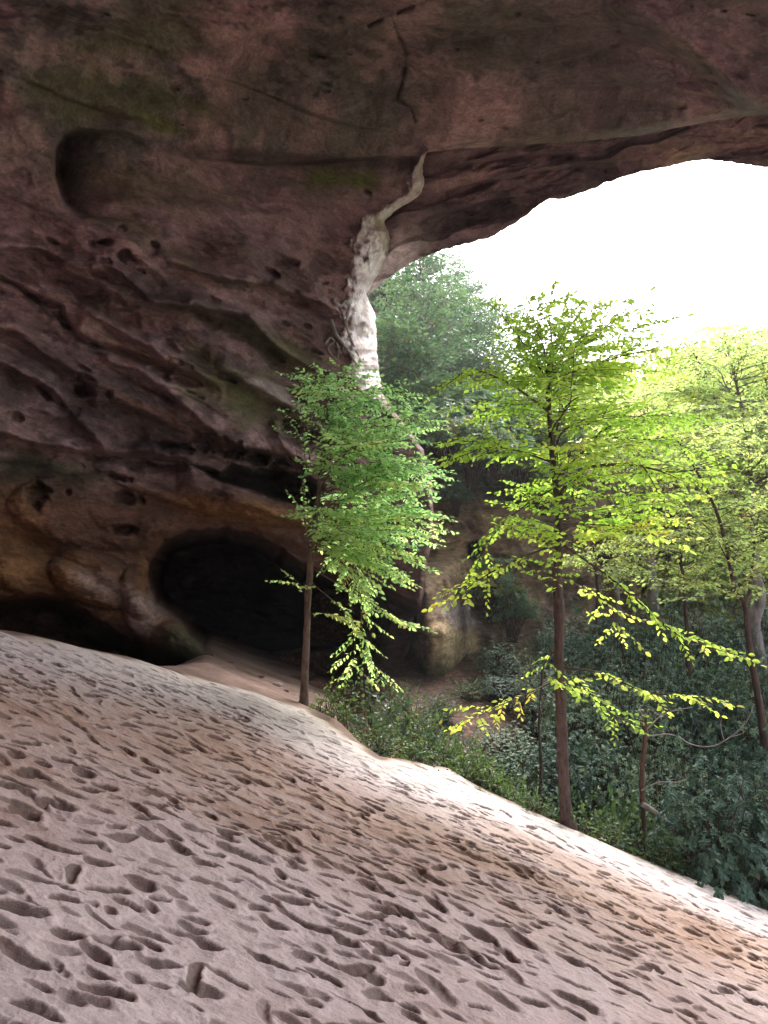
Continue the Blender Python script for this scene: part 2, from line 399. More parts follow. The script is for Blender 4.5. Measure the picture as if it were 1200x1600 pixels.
def build_ground():
    xs = np.concatenate([np.linspace(-110, -20, 24), np.linspace(-19.5, 40, 180), np.linspace(41, 110, 24)])
    ys = np.concatenate([np.linspace(-90, -20, 16), np.linspace(-19, 8, 40), np.linspace(8.3, 45, 180), np.linspace(46, 120, 30)])
    X, Y = np.meshgrid(xs, ys)
    Xc = np.clip(X, -60, 60); Yc = np.clip(Y, -40, 75)
    Z = ground_z(Xc, Yc)
    sz, d = sand_z(np.clip(X, -30, 30), np.clip(Y, -30, 30))
    inside = (d < 1.2) & (np.abs(X) < 11) & (np.hypot(X, Y) < 27)
    Z = np.where(inside, np.minimum(Z, sz - 0.5), Z)
    cave = (X < -0.055 * Y) & (Y < 22.5)                      # under the cave floor the ground stays below it
    Z = np.where(cave, np.minimum(Z, sz - 0.35), Z)
    me = mesh_from('ground', np.stack([X, Y, Z], -1).reshape(-1, 3), grid_faces(len(ys), len(xs)))
    return link('ground', me, M_GROUND, kind='structure')
build_ground()

# ------------------------------------------------------------------ the cave: wall, roof, vault
BASE = tps([(-600, -700, 5.6), (0, -700, 5.8), (600, -700, 5.9), (1200, -700, 5.9), (1900, -700, 5.9),
            (-600, 0, 7.6), (-300, 0, 8.2), (0, 0, 9.0), (300, 0, 10.2), (600, 0, 10.6), (900, 0, 10.5), (1200, 0, 10.3), (1900, 0, 10.0),
            (-600, 250, 7.9), (0, 250, 10.2), (300, 200, 12.2), (600, 240, 14.6), (660, 240, 14.5), (800, 228, 14.2), (1000, 212, 13.6), (1200, 180, 12.8), (1900, 60, 11.2),
            (-600, 500, 8.2), (0, 500, 11), (240, 620, 13.2), (300, 400, 12.9), (450, 300, 14.2), (450, 450, 14.6), (450, 600, 15.2), (600, 320, 15.4), (570, 480, 16.0),
            (-600, 985, 8.8), (0, 800, 11.6), (0, 960, 11.6), (150, 900, 13.2), (300, 800, 14.2), (480, 780, 15.4), (480, 900, 16.2), (550, 1000, 16.6),
            (600, 600, 16.4), (600, 800, 16.8), (660, 900, 17.2), (300, 1120, 14.0), (0, 1120, 11.5), (600, 1120, 16.5), (-600, 1300, 8.8), (600, 1300, 16.5)])
XR_T = np.array([(-700, 667), (238, 667), (250, 662), (275, 661), (290, 663), (305, 655), (325, 628), (345, 608), (370, 613), (400, 606), (430, 590), (460, 573), (470, 576), (490, 586),
                 (520, 588), (560, 590), (590, 594), (620, 600), (650, 622), (700, 660), (760, 676), (830, 677), (900, 664), (950, 658), (1000, 645), (1060, 620), (1120, 590), (1300, 560)], float)
def XR(py): return np.interp(py, XR_T[:, 0], XR_T[:, 1]) + (1.8 * pnoise(py / 11, 0 * py + 3.3, 0 * py) + 1.2 * pnoise(py / 4.5, 0 * py + 8.3, 0 * py)) * sstep(239, 250, py)
YL_T = np.array([(-600, 238), (667, 238), (720, 232), (800, 228), (850, 224), (900, 221), (1000, 212), (1060, 199), (1130, 186), (1200, 178), (1400, 150), (1900, 60)], float)
def YL(px): return np.interp(px, YL_T[:, 0], YL_T[:, 1])

def ell(px, py, cx, cy, rx, ry, rot=0.0):
    c, s = math.cos(math.radians(rot)), math.sin(math.radians(rot))
    a = (px - cx) * c + (py - cy) * s; b = -(px - cx) * s + (py - cy) * c
    return np.sqrt((a / rx) ** 2 + (b / ry) ** 2)
def blob(px, py, cx, cy, rx, ry, rot=0.0, soft=0.5, nz=0):
    return 1 - sstep(1 - soft, 1 + soft, ell(px, py, cx, cy, rx, ry, rot) + nz)

ALCOVE = [(85, 228), (98, 208), (120, 200), (160, 203), (230, 214), (330, 236), (420, 258), (560, 275), (480, 300), (330, 335), (250, 352), (180, 348), (125, 342), (98, 318), (83, 275)]
HOLE = [(229, 905), (235, 872), (258, 846), (300, 831), (350, 828), (400, 838), (440, 862), (470, 887), (520, 907), (585, 918), (610, 960), (590, 1060), (480, 1060), (395, 1050), (350, 1035), (318, 1015), (275, 965), (240, 945)]
SLOT = [(288, 722), (318, 728), (345, 738), (362, 728), (400, 736), (440, 726), (480, 742), (505, 766), (498, 803), (445, 787), (385, 764), (330, 748)]
UNDER = [(-300, 850), (0, 938), (60, 932), (100, 936), (140, 962), (180, 990), (230, 1010), (275, 1034), (255, 1080), (100, 1060), (0, 1040), (-300, 960)]
CRACK = [(0, 435), (30, 448), (60, 470), (95, 480), (98, 500), (120, 525), (150, 540), (190, 548), (230, 562), (270, 580), (300, 592)]
CRACK2 = [(612, 25), (618, 45), (636, 85), (628, 130), (620, 155), (642, 168), (648, 190)]
CRACK3 = [(560, 48), (600, 28), (660, 4), (690, -12)]
CRACK4 = [(130, 270), (60, 610)]
def line_d(px, py, pl):
    best = np.full(px.shape, 1e9)
    for (x0, y0), (x1, y1) in zip(pl[:-1], pl[1:]):
        dx, dy = x1 - x0, y1 - y0
        t = np.clip(((px - x0) * dx + (py - y0) * dy) / (dx * dx + dy * dy), 0, 1)
        best = np.minimum(best, (px - x0 - t * dx) ** 2 + (py - y0 - t * dy) ** 2)
    return np.sqrt(best)

RIBS = [([(130, 480), (200, 520), (270, 560), (345, 600)], .20, 9), ([(170, 560), (230, 582), (300, 640), (350, 690), (440, 702), (512, 760)], .26, 10), ([(300, 470), (380, 490), (420, 530), (520, 590)], .26, 9), ([(395, 495), (450, 560), (545, 625)], .22, 8),
        ([(100, 415), (160, 440), (200, 470), (300, 472), (350, 500)], .22, 8), ([(150, 400), (190, 420), (240, 470), (290, 480)], .14, 7), ([(430, 660), (442, 690), (475, 715), (545, 742)], .22, 8), ([(400, 745), (425, 716), (450, 740), (500, 782)], .25, 8), ([(215, 700), (290, 712), (300, 722)], .2, 8),
        ([(0, 560), (80, 600), (130, 660), (160, 690)], .2, 9), ([(-100, 640), (60, 690), (200, 705), (300, 715)], .28, 12), ([(250, 400), (340, 430), (420, 440), (520, 480)], .16, 8), ([(0, 380), (60, 385), (120, 410), (190, 425)], .18, 9), ([(-60, 500), (20, 510), (90, 560), (150, 600)], .18, 9), ([(330, 560), (400, 600), (470, 640)], .16, 8), ([(290, 760), (400, 790), (480, 815)], .2, 12)]
_pg = np.random.default_rng(3)
PITS = [(273, 565, 12, 8, 20), (293, 573, 12, 6, 20), (252, 582, 20, 9, 18), (262, 592, 9, 5, 20), (285, 597, 24, 6, 22), (300, 614, 14, 4, 20), (312, 622, 10, 4, 20), (190, 358, 7, 6, 0), (200, 400, 26, 9, 26), (168, 378, 10, 5, 20), (144, 382, 8, 6, 0),
        (458, 676, 26, 16, 28), (455, 745, 26, 22, 40), (345, 697, 44, 16, 12), (402, 715, 34, 12, 8), (270, 700, 30, 10, 5), (505, 690, 30, 18, 30), (540, 730, 20, 14, 20),
        (565, 497, 11, 10, 0), (578, 512, 8, 9, 0), (565, 524, 9, 7, 0), (478, 473, 5, 7, 0), (455, 463, 3, 6, 10), (180, 745, 26, 8, 10), (195, 778, 26, 12, 5), (340, 775, 22, 10, 10), (60, 770, 18, 22, 20), (190, 828, 22, 9, 0), (105, 770, 8, 6, 0)]
for k in range(60):
    cx = _pg.uniform(-200, 560); cy = _pg.uniform(340, 760); s = _pg.uniform(3, 11)
    PITS.append((cx, cy, s * _pg.uniform(1.2, 2.2), s * _pg.uniform(0.5, 0.9), _pg.normal(22, 10)))
for k in range(40):
    cx = _pg.uniform(-200, 1200); cy = _pg.uniform(0, 330) ; s = _pg.uniform(2, 5)
    PITS.append((cx, cy, s * _pg.uniform(1.2, 3), s * _pg.uniform(0.5, 0.9), _pg.normal(8, 14)))

def wall_fields(px, py):
    """depth and sandstone colour of the main wall and ceiling at photo pixels"""
    D = BASE(px, py)
    b0 = P(px, py, D)
    X, Y, Z = b0[..., 0], b0[..., 1], b0[..., 2]
    # bedding coordinates: beds dip down to the right on the wall, flatter on the roof
    dip = np.radians(24 - 14 * sstep(330, 120, py))
    a = (px * np.cos(dip) + py * np.sin(dip)) / 100.0; bq = (-px * np.sin(dip) + py * np.cos(dip)) / 100.0
    zero = 0 * px
    wx = 0.55 * fbm(a * 0.35, bq * 0.5, zero + 2, 3); wy = 0.35 * fbm(a * 0.4, bq * 0.6, zero + 9, 3)
    A_, B_ = a + wx, bq + wy
    rough = sstep(300, 420, py) * (1 - 0.55 * sstep(690, 780, py))
    rough = np.maximum(rough, 0.30)
    col_zone = sstep(110, 30, XR(py) - px) * sstep(315, 345, py) * sstep(660, 600, py)
    big = fbm(a * 0.28, bq * 0.5, zero + 21, 3)
    D = D + 0.55 * big
    r1 = ridge(A_ * 0.55, B_ * 1.5, zero + 5, 4, 0.5)
    D = D - rough * 0.15 * r1
    sc = ridge(A_ * 0.9 + 4, B_ * 1.1, zero + 31, 3, 0.45)
    D = D - rough * 0.09 * sc
    saw = (B_ * 1.15 + 0.25 * fbm(a * 0.8, bq * 0.8, zero + 14, 2)) % 1.0
    D = D + (0.10 * rough + 0.03) * (saw - 0.5) * (1 - sstep(0.86, 1.0, saw)) * (0.4 + sstep(-0.3, 0.5, fbm(a * 0.5, bq * 0.9, zero + 40, 2)))
    wm_ = sstep(-0.35, 0.35, fbm(a * 0.45, bq * 0.6, zero + 44, 2))
    wx2 = 0.35 * fbm(a * 1.1, bq * 1.4, zero + 61, 3); wy2 = 0.35 * fbm(a * 1.1, bq * 1.4, zero + 66, 3)
    f1, f2 = worley(A_ * 0.62 + wx2, B_ * 1.7 + wy2, 3)
    D = D + (0.12 + 0.88 * rough) * 0.40 * (0.15 + wm_) * (0.55 - np.minimum(f1, .9))
    g1, g2_ = worley(A_ * 2.1 - wx2 * 1.5, B_ * 4.6 + wy2 * 1.5, 17)
    D = D + rough * 0.07 * (0.1 + sstep(-0.1, .5, fbm(a * 0.8, bq * 0.8, zero + 48, 2))) * (0.5 - np.minimum(g1, .85))
    # broken bedding ledges with a shadowed underside
    for frq, am, zz in ((0.85, 0.30, 14.0), (2.1, 0.10, 33.0)):
        sw = (B_ * frq + 0.35 * fbm(a * 0.9, bq * 0.9, zero + zz, 3)) % 1.0
        D = D + am * (0.15 + 0.85 * rough) * sstep(0.0, 0.10, sw) * (1 - sw) ** 1.6 * sstep(-0.15, 0.45, fbm(a * 0.6, bq * 1.2, zero + zz + 3, 3))
    D = D + 0.045 * fbm(a * 2.6, bq * 4.0, zero + 3, 4, 0.5) + 0.014 * fbm(a * 9, bq * 13, zero + 6, 3, 0.6)
    # named forms
    nz = 7 * fbm(a * 1.2, bq * 1.2, zero + 50, 3)
    s = poly_sd(px, py, ALCOVE) + 0.35 * nz
    D = D + 1.7 * sstep(-3, 9, s) * np.exp(-np.clip(px - 88, 0, None) / 60.0) * (1 - 0.75 * sstep(285, 345, py) * sstep(90, 150, px))
    s = poly_sd(px, py, HOLE) + 0.8 * nz + 3 * fbm(a * 5, bq * 5, zero + 52, 3)
    D = D + 4.0 * sstep(-3, 5, s) + 4.5 * sstep(3, 22, s)
    D = D - 0.35 * np.exp(-((s + 22) / 26.0) ** 2) * sstep(880, 830, py)       # swollen brow over the mouth
    s = poly_sd(px, py, [(468, 884), (520, 900), (590, 915), (640, 935), (700, 960), (700, 1080), (560, 1080), (480, 1060)]) + 1.0 * nz
    D = D + 3.2 * sstep(-4, 20, s)
    s = poly_sd(px, py, SLOT) + 0.9 * nz + 3 * fbm(a * 5, bq * 5, zero + 53, 3)
    D = D + 4.2 * sstep(-2, 14, s)
    s = poly_sd(px, py, UNDER) + 0.9 * nz + 3 * fbm(a * 5, bq * 5, zero + 54, 3)
    D = D + 3.2 * sstep(-6, 26, s)
    for cx, cy, rx, ry, rot, am in [(150, 905, 78, 44, 18, 1.0), (255, 985, 76, 40, 38, 1.0), (60, 900, 90, 34, 8, 0.7), (285, 1005, 48, 34, 20, 0.7), (215, 925, 26, 44, -10, 0.45), (330, 770, 190, 34, 14, 0.7), (160, 800, 150, 60, 5, 0.4)]:
        e = ell(px, py, cx, cy, rx, ry, rot); D = D - am * np.sqrt(np.clip(1 - e * e, 0, 1)) * 0.9
    fz = fbm(a * 6, bq * 8, zero + 57, 3)
    for rib, am, w in RIBS:
        ld = line_d(px, py, rib) + 0.5 * nz
        D = D - 1.35 * am * np.exp(-(ld / w) ** 2)
        rx_ = np.array([q[0] for q in rib], float); ry_ = np.array([q[1] for q in rib], float)
        below = (py - np.interp(px, rx_, ry_)); mk = sstep(rx_[0] - 5, rx_[0] + 25, px) * sstep(rx_[-1] + 5, rx_[-1] - 25, px)
        D = D + 2.0 * am * mk * sstep(4, 12, below + .5 * nz) * np.exp(-np.maximum(below, 0) / 30.0)
    for cx, cy, rx, ry, rot in PITS:
        m = (np.abs(px - cx) < 2.4 * rx + 20) & (np.abs(py - cy) < 2.4 * rx + 20)
        if not m.any(): continue
        e = ell(px[m], py[m], cx, cy, rx, ry, rot) + 0.06 * nz[m] + 0.45 * fz[m]
        D[m] += (0.012 * (rx + ry) + 0.05) * 0.9 * (1 - sstep(0.45, 1.15, e))
    lc = line_d(px, py, CRACK) + 0.25 * nz
    sidec = sstep(-14, 14, (py - np.interp(px, [q[0] for q in CRACK], [q[1] for q in CRACK]))) * sstep(310, 200, px) * sstep(-60, 0, px)
    D = D + 0.30 * sidec * np.exp(-np.maximum(py - np.interp(px, [q[0] for q in CRACK], [q[1] for q in CRACK]), 0) / 60.0) + 0.35 * np.exp(-(lc / 4.0) ** 2)
    for cr, am, w in ((CRACK2, 0.16, 3.0), (CRACK3, 0.22, 3.5)):
        D = D + am * sstep(-.6, .3, fbm(a * 3, bq * 3, zero + 12, 2)) * np.exp(-((line_d(px, py, cr) + 0.35 * nz) / w) ** 2)
    # thin overhang under the ceiling band, mossy
    yb = np.interp(px, [270, 420, 520, 600, 662], [243, 256, 250, 244, 240])
    D = D + 0.55 * sstep(-2, 6, py - yb) * np.exp(-np.maximum(py - yb, 0) / 55.0) * sstep(260, 380, px) * sstep(664, 640, px)
    # diagonal rib on the roof, upper right
    yr = np.interp(px, [930, 1010, 1060, 1110, 1160, 1200, 1500], [10, 30, 60, 100, 145, 172, 330])
    D = D - 0.45 * np.exp(-((py - yr) / 26.0) ** 2) * sstep(900, 1010, px) + 0.35 * np.exp(-((py - yr - 40) / 30.0) ** 2) * sstep(900, 1010, px)
    for k, (xa, ya, xb, yb2) in enumerate([(700, 130, 1180, 150), (640, 60, 1000, 40), (960, 130, 1160, 130), (860, 175, 1150, 160), (300, 120, 620, 205), (0, 120, 260, 190), (760, 110, 990, 60)]):
        yy = ya + (yb2 - ya) * (px - xa) / (xb - xa) + 10 * np.sin((px - xa) / 60.0 + k)
        mk = sstep(xa, xa + 60, px) * sstep(xb, xb - 60, px)
        D = D + 0.22 * mk * sstep(-3, 4, py - yy) * np.exp(-np.maximum(py - yy, 0) / 26.0)
    # the mouth-side edge turns away and outward
    ex = np.clip(XR(py) - px, 0, None)
    W = np.interp(py, [236, 262, 300, 340, 400, 460, 520, 600, 640, 700, 760, 900, 1000], [8, 18, 26, 46, 62, 34, 72, 46, 14, 8, 9, 8, 8])
    W = W * (1 + 0.55 * fbm(px / 55, py / 26, zero + 77, 3) * sstep(236, 270, py))
    t = np.clip(1 - ex / W, 0, 1) * sstep(228, 250, py)
    fac = sstep(236, 250, py) * sstep(690, 620, py) * sstep(0.0, 0.25, t)
    k1, k2 = worley(px / 17 + .4 * fbm(px / 30, py / 30, zero, 2), py / 30 + .4 * fbm(px / 30, py / 30, zero + 4, 2), 29)
    D = D + fac * (0.28 * (0.5 - np.minimum(k1, .8)) + 0.10 * fbm(px / 12, py / 16, zero + 5, 3))
    ribs = ridge(px / 26.0 + 1.2 * fbm(px / 40, py / 60, zero, 2), py / 120.0 + px / 60, zero + 60, 3)
    D = D + (3.6 - 2.9 * sstep(590, 640, py) - 1.9 * sstep(335, 300, py)) * t ** 2.2 - 0.34 * t * (1 - t) * 4 * ribs * sstep(680, 600, py) - 0.10 * t * fbm(px / 9, py / 14, zero + 3, 3) * sstep(680, 600, py)
    # lip of the ceiling
    el = np.clip(YL(px) - py, 0, None)
    tl = np.clip(1 - el / 16.0, 0, 1) * sstep(655, 690, px) * (py <= YL(px) + 0.01)
    D = D + 0.5 * tl ** 2

    # colours of the stone, its stains and mosses, with painted sunlight and cave darkness
    n1 = fbm(a * 0.7, bq * 1.1, zero + 70, 4); n2 = fbm(a * 1.7, bq * 2.6, zero + 80, 4, 0.6); n3 = fbm(a * 0.35, bq * 0.4, zero + 90, 3)
    pink = np.array([0.375, 0.232, 0.228]); dark = np.array([0.085, 0.058, 0.052]); green = np.array([0.135, 0.135, 0.055]); brt = np.array([0.15, 0.19, 0.05])
    orange = np.array([0.36, 0.18, 0.08]); white = np.array([0.80, 0.76, 0.75]); olive = np.array([0.18, 0.15, 0.125]); purple = np.array([0.30, 0.20, 0.22]); black = np.array([0.035, 0.034, 0.028])
    c = np.broadcast_to(pink, px.shape + (3,)).copy()
    def mix(c, col, m): return c + (col - c) * np.clip(m, 0, 1)[..., None]
    c = mix(c, purple, sstep(-0.4, 0.6, n3) * 0.6)
    c = mix(c, np.array([0.46, 0.29, 0.265]), sstep(0.0, 0.7, n1) * 0.6)
    c = mix(c, olive, sstep(340, 200, py) * sstep(-0.6, 0.25, n1 + 0.4 * n3) * 0.85)
    c = mix(c, np.array([0.17, 0.16, 0.135]), sstep(360, 220, py) * sstep(0.0, 0.4, n3 - .4 * n2) * .6)
    c = mix(c, olive * 0.62, sstep(300, 120, py) * sstep(0.0, 0.6, n2 + 0.5 * n1) * 0.75)
    c = mix(c, dark, sstep(0.3, 0.55, n2 + 0.6 * n1) * (0.3 + 0.35 * rough))
    c = mix(c, np.array([0.50, 0.33, 0.30]), sstep(0.25, 0.5, -n2 * .5 - n1 + .3 * n3) * .55)
    c = mix(c, purple * .7, sstep(700, 1000, px) * sstep(240, 120, py) * .6)
    for cx, cy, rx, ry, rot, m in [(195, 640, 100, 40, 22, 0.85), (110, 650, 60, 26, 10, .5), (60, 560, 60, 26, 15, .5), (225, 450, 70, 22, 22, .7), (300, 470, 90, 18, 30, .6), (15, 610, 40, 36, 10, .8), (250, 700, 60, 22, 4, .6), (400, 410, 110, 30, 24, .55),
                                   (345, 695, 50, 20, 12, .8), (400, 720, 40, 18, 10, .8), (470, 640, 60, 30, 25, .6), (500, 520, 60, 22, 30, .5), (370, 500, 60, 14, 28, .6), (140, 470, 50, 16, 30, .4), (520, 252, 150, 9, 3, .8), (430, 250, 180, 12, 6, .5), (860, 70, 90, 40, 5, .5), (640, 120, 60, 60, 5, .3), (60, 330, 70, 26, 25, .35)]:
        c = mix(c, dark, blob(px, py, cx, cy, rx, ry, rot, 0.55, 0.5 * n2) * m)
    for cx, cy, rx, ry, rot, m in [(250, 190, 50, 12, 20, .7), (300, 165, 60, 16, 20, .7), (150, 150, 110, 40, 8, .6), (540, 280, 60, 14, 4, .9), (470, 290, 70, 10, 14, .5), (350, 605, 60, 40, 25, .85), (420, 640, 70, 30, 28, .7), (440, 545, 80, 18, 24, .7), (330, 560, 60, 14, 30, .5), (390, 590, 60, 18, 20, .5),
                                   (215, 290, 110, 30, 10, .55), (230, 60, 120, 40, -10, .5), (60, 745, 90, 30, 4, .75), (470, 570, 50, 26, 25, .5), (270, 395, 50, 14, 20, .5), (200, 350, 80, 10, 12, .5)]:
        c = mix(c, green, blob(px, py, cx, cy, rx, ry, rot, 0.6, 0.55 * n2) * m)
    c = mix(c, brt, blob(px, py, 540, 280, 52, 11, 0, .6, .6 * n2) * .5 + blob(px, py, 250, 195, 26, 7, 15, .6, .6 * n2) * .6)
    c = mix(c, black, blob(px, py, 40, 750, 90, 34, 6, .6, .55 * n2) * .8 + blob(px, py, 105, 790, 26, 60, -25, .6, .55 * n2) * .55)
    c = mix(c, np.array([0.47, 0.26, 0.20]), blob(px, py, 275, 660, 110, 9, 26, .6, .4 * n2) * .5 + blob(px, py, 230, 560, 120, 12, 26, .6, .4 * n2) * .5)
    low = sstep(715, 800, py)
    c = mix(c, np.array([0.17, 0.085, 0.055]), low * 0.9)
    for cx, cy, rx, ry, rot, m in [(40, 900, 100, 40, 6, .9), (400, 805, 130, 16, 8, .8), (140, 900, 50, 22, 20, .8), (180, 950, 80, 14, 24, .8), (20, 830, 60, 60, 0, .6), (222, 905, 8, 40, 4, .7), (210, 970, 60, 20, 30, .5), (330, 790, 100, 14, 6, .4)]:
        c = mix(c, orange, blob(px, py, cx, cy, rx, ry, rot, 0.6, 0.4 * n2) * m)
    c = mix(c, np.array([0.46, 0.33, 0.30]), blob(px, py, 160, 915, 50, 20, 22, .5, .3 * n2) * .7 + blob(px, py, 225, 955, 28, 32, 20, .5, .3 * n2) * .7 + blob(px, py, 230, 985, 40, 14, 20, .5, .3 * n2) * .5)
    c = mix(c, np.array([0.045, 0.05, 0.025]), blob(px, py, 285, 1010, 48, 34, 20, .5, .4 * n2) * .9 + blob(px, py, 170, 1000, 90, 26, 20, .5, .4 * n2) * .6)
    c = mix(c, np.array([0.50, 0.40, 0.37]), blob(px, py, 432, 616, 42, 13, 28, .4, .4 * n2) * .9 + blob(px, py, 360, 583, 40, 10, 20, .5, .4 * n2) * .4)
    c = mix(c, white, sstep(0.05, 0.45, t + .42 * fbm(px / 9, py / 13, zero + 8, 4)) * (0.8 * sstep(236, 246, py) + .2 * sstep(300, 340, py)) * sstep(640, 600, py) * sstep(0, .12, t) * (0.85 + 0.4 * n2))  # pale edge stone whitened further, painting in its sunlit glare
    c = mix(c, np.array([0.36, 0.25, 0.22]), fac * sstep(.1, .5, fbm(px / 20, py / 28, zero + 18, 3)) * .6)
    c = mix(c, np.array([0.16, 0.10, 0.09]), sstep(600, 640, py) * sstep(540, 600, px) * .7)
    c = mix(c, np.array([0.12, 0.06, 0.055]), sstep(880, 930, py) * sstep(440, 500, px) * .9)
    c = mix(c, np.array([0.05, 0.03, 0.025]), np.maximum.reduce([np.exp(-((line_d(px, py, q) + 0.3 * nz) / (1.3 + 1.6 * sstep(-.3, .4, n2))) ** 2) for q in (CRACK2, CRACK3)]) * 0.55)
    c = mix(c, np.array([0.022, 0.018, 0.018]), sstep(4, 26, poly_sd(px, py, HOLE)) * .95)  # darkness inside the hole painted in as near-black stone
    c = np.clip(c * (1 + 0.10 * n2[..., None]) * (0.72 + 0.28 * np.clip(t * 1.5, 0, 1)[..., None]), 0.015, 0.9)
    return D, c

def build_cave_wall():
    rows = np.concatenate([np.linspace(-700, -20, 60), np.arange(-10, 238, 2.2), [238.0]])
    nseam = len(rows)
    rows2 = np.concatenate([np.arange(239.5, 1120, 2.0), np.linspace(1125, 1300, 14)])
    sx = np.concatenate([np.linspace(-600, -12, 70), np.arange(-6, 560, 2.1), np.linspace(562, 667, 74)])
    s = (sx + 600) / 1267.0
    allr = np.concatenate([rows, rows2])
    PY, S_ = np.meshgrid(allr, s, indexing='ij')
    xr = XR(PY)
    # keep the left part unwarped, squeeze only near the edge
    x0 = 300.0
    base = -600 + S_ * 1267
    PX = np.where(base < x0, base, x0 + (base - x0) * (xr - x0) / (667 - x0))
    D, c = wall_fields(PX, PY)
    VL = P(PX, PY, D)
    nr, nc = PX.shape
    # the turned-away side of the wall, mouth side
    back = []; backc = []
    for dp, dx in ((0.5, -1.0), (1.4, -4), (3.0, -10), (6.5, -30), (11, -60)):
        back.append(P(PX[:, -1] + dx, PY[:, -1], D[:, -1] + dp * np.where(PY[:, -1] > 236, 1, 1) )); backc.append(c[:, -1] * 0.8)
    nb = len(back)
    # R grid: ceiling right of the column down to the lip
    xs = np.concatenate([np.arange(669.5, 1215, 2.3), np.linspace(1225, 1900, 60)])
    t = (rows + 700) / 938.0
    TT, XX = np.meshgrid(t, xs, indexing='ij')
    PYR = -700 + TT * (YL(XX) + 700)
    DR, cR = wall_fields(XX, PYR)
    VR = P(XX, PYR, DR)
    lip = []; lipc = []
    for dp, dy in ((0.12, -1.0), (0.5, -3), (1.3, -10), (2.6, -26), (5.0, -60)):
        lip.append(P(xs, PYR[-1] + dy, DR[-1] + dp)); lipc.append(cR[-1] * 0.8)
    V = [VL.reshape(-1, 3)]; C = [c.reshape(-1, 3)]; off = nr * nc
    idL = np.arange(nr * nc).reshape(nr, nc)
    faces = []
    def quads(I): 
        return np.stack([I[:-1, :-1].ravel(), I[:-1, 1:].ravel(), I[1:, 1:].ravel(), I[1:, :-1].ravel()], 1)
    B = np.stack(back, 1)[nseam - 1:]; nbk = B.shape[0]
    V.append(B.reshape(-1, 3)); C.append(np.stack(backc, 1)[nseam - 1:].reshape(-1, 3))
    idB = off + np.arange(nbk * nb).reshape(nbk, nb); off += nbk * nb
    faces.append(quads(idL)); faces.append(quads(np.concatenate([idL[nseam - 1:, -1:], idB], 1)))
    V.append(VR.reshape(-1, 3)); C.append(cR.reshape(-1, 3))
    idR = off + np.arange(VR.shape[0] * VR.shape[1]).reshape(VR.shape[:2]); off += idR.size
    IR = np.concatenate([idL[:nseam, -1:], idR], 1)
    faces.append(quads(IR))
    LP = np.stack(lip, 0); V.append(LP.reshape(-1, 3)); C.append(np.stack(lipc, 0).reshape(-1, 3))
    idP = off + np.arange(LP.shape[0] * LP.shape[1]).reshape(LP.shape[:2]); off += idP.size
    first = idB[0][:, None]                            # lip joins the wall's turned side at the corner
    faces.append(quads(np.concatenate([idR[-1:], idP], 0)))
    cor = np.concatenate([[idL[nseam - 1, -1]], idB[0]])[:6]; lp = np.concatenate([[idR[-1, 0]], idP[:, 0]])[:6]
    faces.append(np.stack([cor[:-1], lp[:-1], lp[1:], cor[1:]], 1))
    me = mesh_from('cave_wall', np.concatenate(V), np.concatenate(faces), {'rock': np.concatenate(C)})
    return link('cave_wall', me, M_ROCK, kind='structure')
build_cave_wall()

